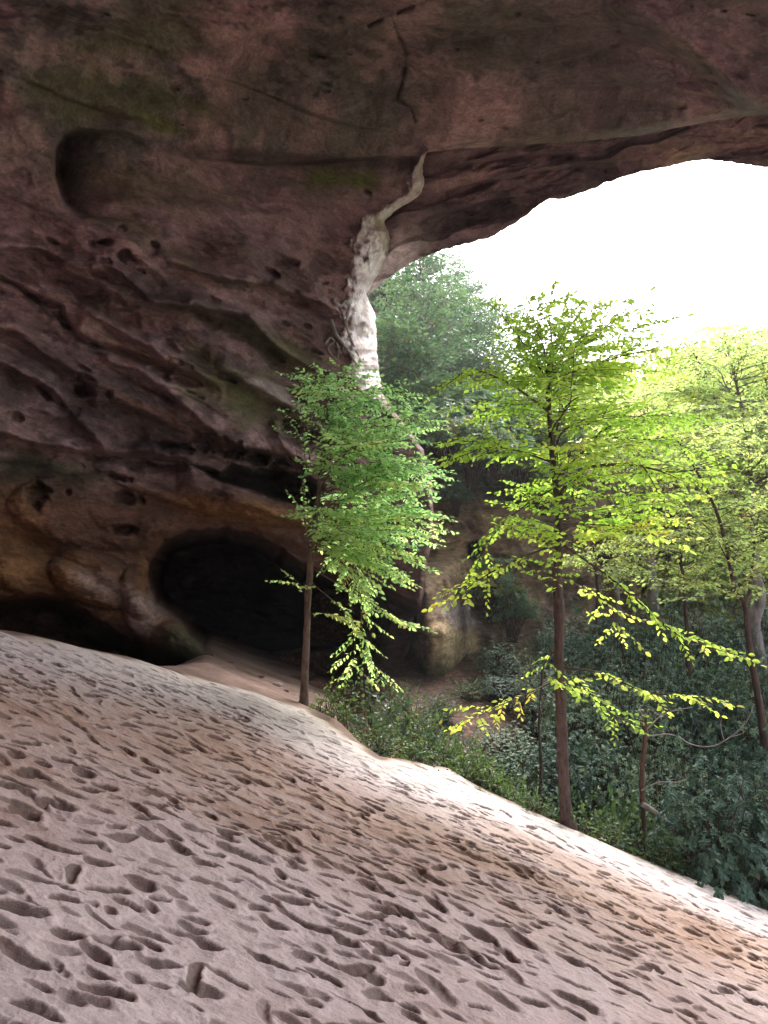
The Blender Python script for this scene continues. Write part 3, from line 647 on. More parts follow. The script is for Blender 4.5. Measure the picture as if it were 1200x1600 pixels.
YA_T = np.array([(480, 520), (540, 485), (575, 462), (612, 430), (650, 406), (690, 391), (730, 380), (765, 372), (800, 351), (825, 335), (845, 318), (858, 311), (880, 311), (905, 303), (940, 289), (965, 279), (1000, 269),
                 (1040, 261), (1080, 252), (1105, 249), (1150, 255), (1200, 262), (1270, 268), (1400, 255), (1550, 200), (1750, 70), (1900, -60)], float)
def build_cave_roof():
    xs = np.concatenate([np.arange(500, 1215, 2.3), np.linspace(1225, 1900, 70)])
    n = 150
    tt = np.linspace(0, 1, n)
    T, X = np.meshgrid(tt, xs, indexing='ij')
    y0 = YL(X) - 45 - 60 * sstep(560, 500, X); ya = np.interp(X, YA_T[:, 0], YA_T[:, 1]) + 2.5 * pnoise(X / 14, 0 * X, 0 * X + 3) + 1.2 * pnoise(X / 5, 0 * X, 0 * X + 7)
    Y = y0 + T * (ya - y0)
    hz = 8.3 + 0.4 * pnoise(X / 150, 0 * X, 0 * X)
    dA = hz / (SP + CP * (800 - ya) / F)
    d0 = BASE(X, YL(X)) + 1.8
    dA = np.maximum(dA, d0 + 1.0)
    D = d0 + (dA - d0) * T ** 1.15
    a = X / 100 * 0.96 - Y / 100 * 0.28; b = X / 100 * 0.28 + Y / 100 * 0.96
    zero = 0 * X
    wv = 0.3 * fbm(a * 0.5, b * 0.7, zero + 1, 3)
    B_ = b * 1.0 + wv
    D = D + 0.4 * fbm(a * 0.4, b * 1.2, zero + 3, 3) - 0.22 * ridge(a * 0.5, B_ * 1.7, zero + 5, 4)
    saw = (B_ * 2.0) % 1.0
    D = D + 0.35 * (saw - 0.5) * (1 - sstep(0.85, 1, saw)) * sstep(-.5, .4, fbm(a * .5, b, zero + 8, 2))
    D = D + 0.06 * fbm(a * 3, b * 5, zero + 9, 4)
    # bright bead where two beds part
    for (xa, ya_, xb, yb) in [(680, 300, 1010, 245), (700, 262, 900, 238), (640, 350, 860, 300)]:
        yy = ya_ + (yb - ya_) * (X - xa) / (xb - xa) - 8 * np.sin(np.pi * np.clip((X - xa) / (xb - xa), 0, 1))
        mk = sstep(xa, xa + 40, X) * sstep(xb, xb - 40, X)
        D = D + 0.55 * mk * sstep(-2, 5, Y - yy) * np.exp(-np.maximum(Y - yy, 0) / 40.0)
    V = P(X, Y, D)
    n1 = fbm(a * 0.8, b * 1.6, zero + 70, 4); n2 = fbm(a * 2, b * 3.5, zero + 80, 4, .6)
    c = np.broadcast_to(np.array([0.19, 0.115, 0.12]), X.shape + (3,)).copy()
    c = c + (np.array([0.07, 0.05, 0.048]) - c) * (sstep(-.1, .6, n1 + .5 * n2) * .75)[..., None]
    c = c + (np.array([0.34, 0.21, 0.17]) - c) * (sstep(.2, .8, -n1) * .7)[..., None]
    c = c + (np.array([0.60, 0.52, 0.50]) - c) * (sstep(700, 620, X) * sstep(0.66, 0.9, T))[..., None] * .8
    # thickness: the brow outside rises and the top goes back over the cave
    edge = V[-1]; ce = c[-1] * 1.0
    az = np.stack([edge[:, 0] * 0.25 + 0.35, np.full(len(edge), 1.0)], 1); az /= np.linalg.norm(az, axis=1)[:, None]
    wob = 0.8 * pnoise(xs / 90, 0 * xs, 0 * xs + 2)
    rows = [V]; cs = [c]
    for out, up in ((0.10, 0.10), (0.16, 0.5), (0.1 , 1.5), (0.6, 4.0), (0.2, 8.0), (-3, 10.5), (-16, 12)):
        q = edge.copy(); q[:, :2] += az * (out + 0.4 * wob * (min(1, up / 3) if up < 10 else 0))[:, None]; q[:, 2] += up
        rows.append(q[None]); cs.append(ce[None])
    V = np.concatenate(rows, 0); c = np.concatenate(cs, 0)
    me = mesh_from('cave_roof', V.reshape(-1, 3), grid_faces(V.shape[0], V.shape[1]), {'rock': c.reshape(-1, 3)})
    return link('cave_roof', me, M_ROCK, kind='structure')
build_cave_roof()

def build_cave_vault():
    """the part of the cave behind and above the camera: roof, left wall and back wall"""
    u = np.linspace(0, 1, 70); y = np.linspace(9.5, -22, 60)
    U, Y = np.meshgrid(u, y)
    # profile from floor of the left wall, over the roof, to the unseen drip line on the right, drawn in to light the sand
    ang = U
    px_ = np.array([-9.8, -10.2, -10.0, -8.5, -5.5, -1, 4, 6.5, 7.4, 7.4, 7.0]); pz_ = np.array([-3, 0.5, 3.5, 6.6, 8.2, 8.9, 9.1, 8.9, 9.2, 11, 15])
    uu = np.linspace(0, 1, len(px_))
    X = np.interp(U, uu, px_); Z = np.interp(U, uu, pz_)
    close = sstep(-14, -22, Y)
    X = X * (1 - 0.55 * close) ; Z = Z - close * (Z + 3.0) * sstep(1.0, 0.0, U * 0) * 1.0
    X = X + 0.35 * fbm(Y * .3, Z * .3, U * 4, 3) * (1 - sstep(.7, .8, U)); Z = Z + 0.35 * fbm(X * .3, Y * .3, U * 3 + 9, 3)
    n1 = fbm(X * .5, Y * .5, Z * .7, 4)
    c = np.array([0.34, 0.21, 0.185]) * (1 + 0.3 * n1[..., None])
    me = mesh_from('cave_vault', np.stack([X, Y, Z], -1).reshape(-1, 3), grid_faces(60, 70), {'rock': np.clip(c, .03, .8).reshape(-1, 3)})
    return link('cave_vault', me, M_ROCK, kind='structure')
build_cave_vault()

# ------------------------------------------------------------------ the cliff across the ravine
def build_cliff():
    xs = np.concatenate([np.arange(628, 1230, 3.2), np.linspace(1240, 2000, 70)])
    n = 150
    T, X = np.meshgrid(np.linspace(0, 1, n), xs, indexing='ij')
    top = np.interp(X, [380, 660, 700, 740, 800, 900, 1000, 1100, 1300, 2000], [640, 650, 655, 660, 690, 740, 740, 750, 760, 760]) + 9 * pnoise(X / 30, 0 * X, 0 * X + 4)
    Y = top + T * (1240 - top)
    X = X + (22 * pnoise(Y / 45, 0 * Y, 0 * Y + 1) + 9 * pnoise(Y / 14, 0 * Y, 0 * Y + 6)) * sstep(720, 628, X)
    base = P(X, Y, 23.0); wx = base[..., 0]
    D = cliff_y(wx) - 0.4
    near = sstep(742, 690, X) * sstep(850, 930, Y)
    D = D - 4.2 * near
    D = D + 5.0 * sstep(672, 626, X) ** 1.5
    zero = 0 * X
    a = X / 100; b = Y / 100
    D = D + 0.9 * fbm(a * 0.8, b * 0.9, zero, 3) - 0.28 * ridge(a * 0.7 + b * .3, b * 1.2, zero + 4, 4) + 0.07 * fbm(a * 5, b * 7, zero + 3, 4, .6)
    # rounded undercuts, dark shelters and the round hole
    nz = 5 * fbm(a * 2, b * 2, zero + 11, 3)
    D = D + 2.6 * sstep(-4, 16, poly_sd(X, Y, [(690, 690), (740, 705), (800, 700), (850, 745), (850, 800), (790, 792), (730, 770), (690, 770)]) + nz)
    D = D + 3.5 * sstep(-4, 16, poly_sd(X, Y, [(905, 830), (960, 790), (1040, 800), (1090, 850), (1200, 850), (1300, 880), (1250, 960), (1130, 940), (1060, 970), (1010, 960), (990, 900), (930, 890)]) + nz)
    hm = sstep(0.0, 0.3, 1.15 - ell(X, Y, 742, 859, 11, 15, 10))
    D = D + 2.6 * hm
    D = D + 0.8 * blob(X, Y, 690, 925, 10, 20, 0, .5) + 1.0 * blob(X, Y, 750, 935, 20, 40, 0, .6)
    D = D - 1.0 * blob(X, Y, 700, 1010, 60, 60, 20, .6)
    V = P(X, Y, D)
    n1 = fbm(a * 1.2, b * 1.6, zero + 7, 4); n2 = fbm(a * 4, b * 5, zero + 17, 4, .6)
    c = np.broadcast_to(np.array([0.27, 0.185, 0.135]), X.shape + (3,)).copy()
    def mix(c, col, m): return c + (np.array(col) - c) * np.clip(m, 0, 1)[..., None]
    c = mix(c, (0.22, 0.14, 0.14), sstep(0, .6, n1) * .7)
    c = mix(c, (0.58, 0.42, 0.28), blob(X, Y, 712, 845, 66, 72, 0, .6, .5 * n2) * .8)
    c = mix(c, (0.10, 0.08, 0.06), sstep(0.2, .7, n2 + .4 * n1) * .7)
    c = mix(c, (0.09, 0.10, 0.035), sstep(0.0, .5, n1 * .5 - n2 * .6) * .7 + blob(X, Y, 720, 1030, 60, 36, 20, .6, .5 * n2) * .7 + blob(X, Y, 690, 1060, 50, 26, 10, .6, .5 * n2) * .6)
    c = mix(c, (0.62, 0.45, 0.28), blob(X, Y, 700, 1000, 50, 34, 30, .5, .5 * n2) * .8 + blob(X, Y, 690, 1085, 30, 14, 10, .5, .5 * n2) * .6)
    c = mix(c, (0.36, 0.29, 0.31), blob(X, Y, 720, 960, 30, 20, 20, .5, .5 * n2) * .8)
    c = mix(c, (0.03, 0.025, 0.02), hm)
    edge = V[0]; rows = [V]; cs = [c]
    for back, up in ((0.3, 0.15), (0.9, 0.3), (2.2, 0.2)):
        q = edge.copy(); q[:, 1] += back; q[:, 2] += up; rows.insert(0, q[None]); cs.insert(0, np.full((1, len(xs), 3), 0.08))
    V = np.concatenate(rows, 0); c = np.concatenate(cs, 0)
    me = mesh_from('cliff', V.reshape(-1, 3), grid_faces(V.shape[0], V.shape[1]), {'rock': np.clip(c, .02, .8).reshape(-1, 3)})
    return link('cliff', me, M_CLIFF, kind='structure')
build_cliff()

# ------------------------------------------------------------------ plants: tools
def unit(v): 
    v = np.asarray(v, float); return v / (np.linalg.norm(v, axis=-1, keepdims=True) + 1e-9)

class Plant:
    def __init__(s, seed=0):
        s.g = np.random.default_rng(seed); s.tubes = []; s.tw = []; s.lp = []; s.ld = []; s.ln = []; s.ls = []; s.lt = []
    def leaf(s, p, d, n, size, tint):
        s.lp.append(p); s.ld.append(d); s.ln.append(n); s.ls.append(size); s.lt.append(tint)

def smooth_poly(pts, n):
    """Catmull-Rom through the points, n samples"""
    p = np.asarray(pts, float); 
    if len(p) < 3: return p[0] + (p[-1] - p[0]) * np.linspace(0, 1, n)[:, None]
    q = np.concatenate([[2 * p[0] - p[1]], p, [2 * p[-1] - p[-2]]])
    t = np.linspace(0, len(p) - 1 - 1e-6, n); i = t.astype(int); f = (t - i)[:, None]
    a, b, c, d = q[i], q[i + 1], q[i + 2], q[i + 3]
    return 0.5 * (2 * b + (c - a) * f + (2 * a - 5 * b + 4 * c - d) * f ** 2 + (3 * b - a - 3 * c + d) * f ** 3)

def tube_mesh(name, tubes, sides=None):
    V = []; Fq = []; off = 0
    for pts, rad in tubes:
        pts = np.asarray(pts, float); n = len(pts); rad = np.broadcast_to(np.asarray(rad, float), (n,))
        rm = rad.max(); k = sides or (14 if rm > 0.08 else 9 if rm > 0.03 else 5 if rm > 0.008 else 3)
        tan = unit(np.gradient(pts, axis=0))
        up = np.array([0, 0, 1.0]) if abs(tan[0, 2]) < 0.9 else np.array([1.0, 0, 0])
        a = np.cross(tan, up); 
        a = unit(a); b = np.cross(tan, a)
        th = np.arange(k) * 2 * math.pi / k
        ring = pts[:, None] + rad[:, None, None] * (np.cos(th)[None, :, None] * a[:, None] + np.sin(th)[None, :, None] * b[:, None])
        if rm > 0.05:
            ring += (rad[:, None] * (0.20 * pnoise(ring[..., 0] * 8, ring[..., 1] * 8, ring[..., 2] * 2.2) + 0.10 * pnoise(ring[..., 0] * 22, ring[..., 1] * 22, ring[..., 2] * 6)))[..., None] * unit(ring - pts[:, None])
        V.append(ring.reshape(-1, 3))
        i = np.arange((n - 1) * k); r = i // k; c = i % k; c2 = (c + 1) % k
        Fq.append(off + np.stack([r * k + c, r * k + c2, (r + 1) * k + c2, (r + 1) * k + c], 1))
        off += n * k
    return mesh_from(name, np.concatenate(V), np.concatenate(Fq))

def leaves_arrays(p, d, n, s, t):
    p = np.asarray(p, float); d = unit(d); n = np.asarray(n, float); s = np.asarray(s, float)[:, None]
    side = unit(np.cross(d, n)); n = np.cross(side, d)
    w = 0.30
    v = np.stack([p, p + d * s * .30 + side * s * w * .85 + n * s * .07, p + d * s * .66 + side * s * w * .8 + n * s * .05, p + d * s - n * s * .06,
                  p + d * s * .66 - side * s * w * .8 + n * s * .05, p + d * s * .30 - side * s * w * .85 + n * s * .07], 1)
    i = np.arange(len(p))[:, None] * 6
    f = np.concatenate([i + np.array([[0, 1, 2, 3]]), i + np.array([[0, 3, 4, 5]])], 0)
    return v.reshape(-1, 3), f, np.repeat(np.asarray(t, float), 6)

def crown_mesh(name, pl):
    """leaves and the finest twigs of a plant in one mesh; material slot 0 leaf, slot 1 twig"""
    v, f, t = leaves_arrays(pl.lp, pl.ld, pl.ln, pl.ls, pl.lt)
    if not pl.tubes: return mesh_from(name, v, f, {'tint': t}, smooth=False)
    tm = tube_mesh('twigs', pl.tubes); n = len(tm.vertices)
    tv = np.empty(n * 3, np.float32); tm.vertices.foreach_get('co', tv)
    tf = np.empty(len(tm.polygons) * 4, np.int32); tm.loops.foreach_get('vertex_index', tf); bpy.data.meshes.remove(tm)
    tf = tf.reshape(-1, 4)
    me = mesh_from(name, np.concatenate([v, tv.reshape(-1, 3)]), np.concatenate([f, tf + len(v)]), {'tint': np.concatenate([t, np.zeros(n)])}, smooth=False)
    mi = np.zeros(len(f) + len(tf), np.int32); mi[len(f):] = 1
    me['twig_faces'] = len(tf); me.polygons.foreach_set('material_index', mi)
    return me

def spray(pl, pts, r0, leaf, tint, dens=1.0, width=0.45, start=0.25, droop=0.12, flat=0.16):
    """twigs and leaves of one beech limb, laid in near-horizontal planes"""
    g = pl.g; pts = np.asarray(pts); n = len(pts)
    seg = np.linalg.norm(np.diff(pts, axis=0), axis=1); L = seg.sum(); cum = np.concatenate([[0], np.cumsum(seg)]) / L
    nt = max(3, int(L * (1 - start) / 0.13 * dens)); side = 1
    for k in range(nt + 1):
        t = start + (1 - start) * (k + g.uniform(-.3, .3)) / nt; t = min(max(t, 0.02), 1.0)
        p = np.array([np.interp(t, cum, pts[:, j]) for j in range(3)])
        i = min(np.searchsorted(cum, t), n - 1); d = unit(pts[i] - pts[i - 1])
        nrm = unit(np.array([g.normal(0, .16), g.normal(0, .16), 1.0]))
        sd = unit(np.cross(d, nrm)) * side; side = -side
        tl = (0.16 + width * math.sin(math.pi * min(1, 0.18 + 0.82 * (1 - (t - start) / (1 - start + 1e-6)))) * g.uniform(.55, 1.1)) if k < nt else 0.3
        td = unit(d * g.uniform(.5, .9) + sd * g.uniform(.6, 1.0) + np.array([0, 0, g.normal(0.03, .14)])) if k < nt else d
        m = max(3, int(tl / 0.07)); q = np.linspace(0, 1, m + 1)[:, None]
        tp = p + td * tl * q + np.array([0, 0, -1]) * droop * tl * q ** 2
        pl.tubes.append((tp, np.linspace(r0 * .28 + .0018, .0012, m + 1)))
        s2 = 1; step = leaf * 0.62 / dens; nl = max(2, int(tl / step))
        base = tint + g.normal(0, .10)
        for j in range(nl + 1):
            u = (j + .5) / (nl + 1) if j < nl else 1.0
            lp = np.array([np.interp(u, q[:, 0], tp[:, c]) for c in range(3)])
            ld = td * .6 + np.cross(td, nrm) * s2 * g.uniform(.5, 1.1) + np.array([0, 0, g.normal(-.38, .3)]); s2 = -s2
            if j == nl: ld = td
            ln = nrm * g.uniform(.5, 1) + g.normal(0, flat + .38, 3)
            if g.random() < .06: continue
            pl.leaf(lp, ld, ln, leaf * g.uniform(.6, 1.25), np.clip(base + g.normal(0, .12), 0, 1))

def limb_points(pl, a, b, rise, n=14, wig=0.06):
    """limb from a on the trunk to b, leaving upward and levelling out"""
    a = np.asarray(a); b = np.asarray(b); t = np.linspace(0, 1, n)[:, None]
    L = np.linalg.norm(b - a)
    mid = (a + b) / 2 + np.array([0, 0, rise * L])
    p = (1 - t) ** 2 * a + 2 * t * (1 - t) * mid + t ** 2 * b
    ph = pl.g.uniform(0, 6, 3)
    w = np.stack([np.sin(t[:, 0] * 7 + ph[j]) + .5 * np.sin(t[:, 0] * 15 + 2 * ph[j]) for j in range(3)], 1)
    return p + w * wig * L * .35 * np.sin(math.pi * t * .9)

M_BARK_DARK = bark_material('dark_bark', (0.035, 0.02, 0.018), (0.11, 0.065, 0.05), 18)
M_BARK_BROWN = bark_material('brown_bark', (0.06, 0.038, 0.032), (0.2, 0.135, 0.11), 22)
M_BARK_TRUNK = bark_material('beech_bark', (0.028, 0.017, 0.015), (0.115, 0.07, 0.06), 26)
M_BARK_GREY = bark_material('grey_bark', (0.12, 0.10, 0.10), (0.32, 0.28, 0.28), 9)
M_BARK_RED = bark_material('red_brown_bark', (0.05, 0.025, 0.02), (0.13, 0.07, 0.05), 22)
M_TWIG = bark_material('pale_twig', (0.20, 0.17, 0.16), (0.42, 0.37, 0.35), 12)
M_LEAF_NEAR = leaf_material('beech_leaf', [(0.0, (0.19, 0.33, 0.06)), (0.45, (0.29, 0.42, 0.08)), (0.8, (0.40, 0.45, 0.10)), (1.0, (0.45, 0.33, 0.07))], trans=.68, tboost=(2.35, 2.25, 1.7))
M_LEAF_LEFT = leaf_material('cave_tree_leaf', [(0.0, (0.19, 0.37, 0.16)), (0.5, (0.30, 0.46, 0.17)), (0.8, (0.42, 0.46, 0.18)), (1.0, (0.50, 0.42, 0.2))], trans=.62, tboost=(2.2, 2.1, 1.8))
M_LEAF_PALE = leaf_material('pale_leaf', [(0.0, (0.24, 0.34, 0.13)), (0.5, (0.34, 0.42, 0.15)), (0.85, (0.45, 0.44, 0.16)), (1.0, (0.5, 0.34, 0.15))], trans=.64, tboost=(1.9, 1.9, 1.5))
M_LEAF_BLUE = leaf_material('hill_leaf', [(0.0, (0.08, 0.17, 0.11)), (0.6, (0.16, 0.27, 0.17)), (0.92, (0.17, 0.24, 0.10)), (1.0, (0.40, 0.32, 0.08))], trans=.4)
M_LEAF_RHODO = leaf_material('rhododendron_leaf', [(0.0, (0.042, 0.088, 0.07)), (0.6, (0.105, 0.185, 0.14)), (1.0, (0.24, 0.32, 0.19))], trans=.15, rough=.5, spec=.22)
M_LEAF_SHRUB = leaf_material('shrub_leaf', [(0.0, (0.05, 0.11, 0.06)), (0.5, (0.10, 0.17, 0.09)), (0.85, (0.22, 0.25, 0.09)), (1.0, (0.46, 0.36, 0.10))], trans=.35)
M_LEAF_GREEN = leaf_material('green_leaf', [(0.0, (0.04, 0.095, 0.04)), (0.6, (0.08, 0.16, 0.06)), (1.0, (0.18, 0.25, 0.07))], trans=.35)
M_FERN = leaf_material('fern_leaf', [(0.0, (0.07, 0.15, 0.03)), (1.0, (0.17, 0.28, 0.05))], trans=.4)

def make_thing(name, origin, label, cat, parts, group=None):
    """parts: (name, mesh in world coordinates, material)"""
    r = thing(name, origin, label, cat, group)
    for pn, me, mat in parts:
        co = np.empty(len(me.vertices) * 3, np.float32); me.vertices.foreach_get('co', co)
        co = co.reshape(-1, 3) - np.asarray(origin, np.float32); me.vertices.foreach_set('co', co.ravel()); me.update()
        link(pn, me, mat, r)
    return r

# ------------------------------------------------------------------ the near beech on the edge of the sand
def foot(px, py, d): return P(px, py, d)
def trunk_pts(px_list, depth, ddepth=0.0, n=40):
    a = np.array([list(P(x, y, depth + ddepth * i / max(1, len(px_list) - 1))) for i, (x, y) in enumerate(px_list)])
    return smooth_poly(a, n)

def in_poly_samples(g, poly, n):
    poly = np.asarray(poly, float); lo, hi = poly.min(0), poly.max(0); out = []
    while len(out) < n:
        q = g.uniform(lo, hi)
        if poly_sd(np.array([q[0]]), np.array([q[1]]), poly)[0] > 4: out.append(q)
    return np.array(out)

def tree_from_photo(seed, trunk_px, depth, radii, limbs, crown_poly, n_fill, leaf, tint_fn, dd=0.0, spread=1.1, wid=.45, dens=1.0, rise=.09, lean=0.0, min_h=0.25, fill_r=.0055, drop=0.06, extra=None):
    pl = Plant(seed); g = pl.g
    tp = trunk_pts(trunk_px, depth, dd, 60); tp = tp + np.stack([.012 * pnoise(tp[:, 2] * 1.7 + seed, 0 * tp[:, 2], 0 * tp[:, 2] + k_) for k_ in (1, 2, 3)], 1)
    q = np.linspace(0, 1, len(radii)); rad = np.interp(np.linspace(0, 1, 60), q, radii)
    rad[:4] *= np.array([1.45, 1.22, 1.1, 1.03])
    trunk = [(np.concatenate([[tp[0] - np.array([0, 0, .35])], tp]), np.concatenate([[rad[0] * 1.3], rad]))]
    for pts, r, dz in limbs:
        nn = len(pts)
        a = np.array([list(P(x, y, depth + dz * i / (nn - 1))) for i, (x, y) in enumerate(pts)])
        j = np.argmin(np.linalg.norm(tp - a[0], axis=1)); a[0] = tp[j]
        c = smooth_poly(a, 18); trunk.append((c, np.linspace(r, .004, 18)))
        px, py, _ = project(c[-1]); spray(pl, c, r, leaf, tint_fn(px, py, g), dens=dens, width=wid)
    targets = in_poly_samples(g, crown_poly, n_fill)
    if extra: targets = np.concatenate([targets, in_poly_samples(g, extra[0], extra[1])])
    for ex, ey in targets:
        b = P(ex, ey, depth + dd * .5 + lean + g.normal(0, spread))
        hd = np.linalg.norm(tp[:, :2] - b[:2], axis=1)
        want = b[2] - drop * hd - .15 + g.normal(0, .15)
        lo = int(len(tp) * min_h)
        j = lo + np.argmin(np.abs(tp[lo:, 2] - want[lo:]))
        c = limb_points(pl, tp[j], b, rise)
        L = np.linalg.norm(b - tp[j])
        rr = min(rad[j] * .55, fill_r * (0.5 + .5 * L))
        trunk.append((c, np.linspace(rr, .003, len(c))))
        spray(pl, c, rr, leaf, tint_fn(ex, ey, g), dens=dens, width=wid, start=max(.25, 1 - 1.5 / max(L, .1)))
    return pl, trunk, tp

NEAR_D = 9.45
near_limbs = [([(870, 782), (893, 746), (920, 730), (985, 726), (1050, 738), (1115, 728)], .032, -.5), ([(905, 742), (925, 692), (942, 672), (985, 656), (1045, 662)], .018, .6),
              ([(857, 602), (880, 588), (925, 570), (1005, 540)], .018, .3), ([(864, 700), (880, 642), (908, 618), (950, 606)], .016, .9), ([(866, 735), (874, 682), (905, 660), (960, 640)], .014, -.9),
              ([(858, 640), (800, 602), (740, 578), (705, 596)], .016, -.6), ([(868, 802), (892, 800), (945, 796), (1000, 790)], .012, .8), ([(863, 722), (800, 702), (760, 700), (722, 712)], .014, -.8),
              ([(872, 850), (960, 908), (1050, 985), (1100, 1008), (1146, 1022)], .016, -1.2), ([(871, 850), (800, 878), (750, 905), (712, 935)], .014, -1.0),
              ([(874, 1052), (820, 1086), (775, 1105), (738, 1124)], .012, -.8), ([(875, 1040), (940, 1052), (1010, 1082), (1060, 1086), (1106, 1092)], .012, -.9), ([(875, 1030), (925, 1090), (960, 1118), (980, 1128)], .010, -.6),
              ([(872, 820), (960, 822), (1030, 838), (1060, 850)], .012, .5), ([(872, 900), (930, 930), (965, 985)], .009, .7), ([(868, 760), (820, 790), (775, 830), (745, 875)], .012, .4), ([(855, 590), (820, 540), (790, 500), (780, 480)], .012, .3),
              ([(855, 588), (862, 540), (858, 490), (862, 465)], .014, 0), ([(856, 592), (910, 540), (960, 500), (985, 478)], .014, -.4), ([(857, 600), (960, 560), (1050, 540)], .014, -.7), ([(872, 1000), (850, 1050), (905, 1075)], .008, -.5)]
near_poly = [(715, 620), (745, 560), (790, 490), (860, 465), (960, 476), (1025, 500), (1045, 545), (1050, 600), (1100, 640), (1120, 700), (1110, 770), (1050, 830), (960, 860), (900, 880), (820, 880), (760, 880), (770, 800), (735, 740), (715, 690)]
def near_tint(px, py, g): return np.clip(.22 + .22 * sstep(620, 1000, py) + g.normal(0, .12), 0, 1)
pl, trunk, tp = tree_from_photo(21, [(886, 1293), (881, 1230), (877, 1110), (873, 1000), (871, 910), (874, 850), (870, 782), (863, 700), (858, 640), (855, 585)], NEAR_D,
                                [.084, .07, .066, .062, .058, .052, .04, .035, .03, .024], near_limbs, near_poly, 80, .08, near_tint, spread=.95, wid=.38, dens=1.25, extra=([(735, 590), (760, 520), (800, 478), (862, 458), (960, 468), (1030, 490), (1060, 545), (1040, 600), (860, 610)], 26))
make_thing('beech_tree', tp[0], 'slender beech with bright yellow green leaves rooted on the sand edge in the cave mouth', 'tree',
           [('trunk', tube_mesh('trunk', trunk), M_BARK_TRUNK), ('crown', crown_mesh('crown', pl), M_LEAF_NEAR)])

# ------------------------------------------------------------------ the tree by the cave floor
LEFT_D = 11.4
left_limbs = [([(530, 850), (556, 905), (566, 980), (578, 1030), (600, 1052)], .010, -.3), ([(560, 890), (600, 955), (625, 970), (646, 976)], .007, -.2), ([(505, 720), (560, 690), (620, 660), (668, 655)], .016, -.8), ([(500, 760), (570, 740), (640, 735), (684, 742)], .016, .3),
              ([(516, 640), (570, 610), (620, 612), (650, 625)], .014, .4), ([(489, 830), (475, 800), (468, 790)], .008, 0), ([(500, 760), (480, 735), (470, 650)], .008, .3), ([(485, 880), (498, 850), (520, 835)], .007, 0), ([(480, 960), (505, 958), (528, 962)], .004, -.2), ([(481, 940), (470, 915), (460, 905)], .004, -.2),
              ([(540, 905), (548, 970), (552, 1040), (540, 1052)], .006, -.1)]
left_poly = [(462, 640), (480, 590), (500, 566), (545, 560), (590, 580), (635, 612), (668, 650), (682, 720), (690, 780), (690, 860), (655, 890), (630, 905), (590, 925), (560, 935), (540, 890), (515, 860), (505, 830), (480, 800), (508, 760), (490, 740), (508, 690), (475, 640)]
def left_tint(px, py, g): return np.clip(.16 + .34 * sstep(640, 960, py) + g.normal(0, .13), 0, 1)
pl, trunk, tp = tree_from_photo(33, [(475, 1107), (477, 1040), (480, 960), (484, 890), (489, 832), (497, 780), (503, 720), (512, 660), (525, 605), (531, 580)], LEFT_D,
                                [.062, .054, .05, .048, .045, .037, .03, .024, .016, .010], left_limbs, left_poly, 108, .078, left_tint, spread=.8, wid=.42, dens=1.35, lean=-.3, min_h=.42, fill_r=.007)
for pts, r in (([(484, 890), (481, 850), (476, 810), (474, 778)], .022), ([(474, 778), (470, 740), (462, 700)], .008)):
    trunk.append((smooth_poly([P(x, y, LEFT_D) for x, y in pts], 14), np.linspace(r, r * .4, 14)))
make_thing('slender_tree', tp[0], 'leaning thin tree before the dark cave mouth, leafy crown against the rock wall', 'tree',
           [('trunk', tube_mesh('trunk', trunk), M_BARK_BROWN), ('crown', crown_mesh('crown', pl), M_LEAF_LEFT)])

# ------------------------------------------------------------------ trees in the ravine whose stems can be told apart
def ravine_tree(name, seed, trunk_px, d, radii, limbs, poly, n, leaf, tint, label, bark, leafmat, **k):
    x, y = trunk_px[0]; b = P(x, y, d); 
    pl, trunk, tp = tree_from_photo(seed, trunk_px, d, radii, limbs, poly, n, leaf, lambda a, b_, g: np.clip(tint + g.normal(0, .15), 0, 1), **k)
    gz = ground_z(np.array([tp[0, 0]]), np.array([tp[0, 1]]))[0]
    bot = np.array([tp[0, 0] + .05, tp[0, 1], min(gz - .2, tp[0, 2] - .1)])
    t0, r0 = trunk[0]; trunk[0] = (np.concatenate([[bot], t0[1:]]), r0)
    return make_thing(name, [bot[0], bot[1], gz], label, 'tree', [('trunk', tube_mesh('trunk', trunk), bark), ('crown', crown_mesh('crown', pl), leafmat)])

ravine_tree('crooked_tree', 41, [(1196, 1172), (1190, 1120), (1178, 1050), (1168, 985), (1162, 940), (1150, 925), (1140, 880), (1120, 800), (1090, 740), (1060, 690)], 12.6, [.066, .058, .052, .046, .038, .034, .03, .026, .018, .01],
            [([(1162, 945), (1172, 920), (1178, 860), (1190, 780), (1210, 700)], .035, .4), ([(1150, 925), (1110, 930), (1060, 935)], .010, -.4), ([(1178, 880), (1130, 850), (1080, 860)], .012, -.3), ([(1140, 880), (1110, 830), (1060, 790)], .012, -.4)],
            [(1055, 690), (1120, 640), (1230, 640), (1290, 720), (1280, 860), (1220, 940), (1120, 950), (1060, 930), (1090, 860), (1050, 780)], 56, .07, .3,
            'dark crooked stem bending up at the right, with layered yellow green leaves', M_BARK_DARK, M_LEAF_PALE, min_h=.4, spread=1.0, wid=.42, dens=1.1)
ravine_tree('grey_tree', 43, [(1192, 1060), (1178, 980), (1188, 930), (1180, 890), (1176, 820), (1170, 700), (1150, 600), (1130, 520)], 17.5, [.17, .14, .12, .1, .07, .045, .03, .012],
            [([(1172, 740), (1130, 650), (1105, 600), (1090, 560)], .05, .5), ([(1165, 690), (1200, 640), (1190, 560)], .04, .5)],
            [(1010, 600), (1060, 540), (1120, 505), (1200, 510), (1300, 540), (1330, 700), (1260, 800), (1150, 800), (1060, 760)], 130, .11, .25,
            'thick grey trunk at the right edge rising behind the crooked dark stem', M_BARK_GREY, M_LEAF_PALE, min_h=.45, spread=1.8, wid=.8, dens=1.2, fill_r=.012)
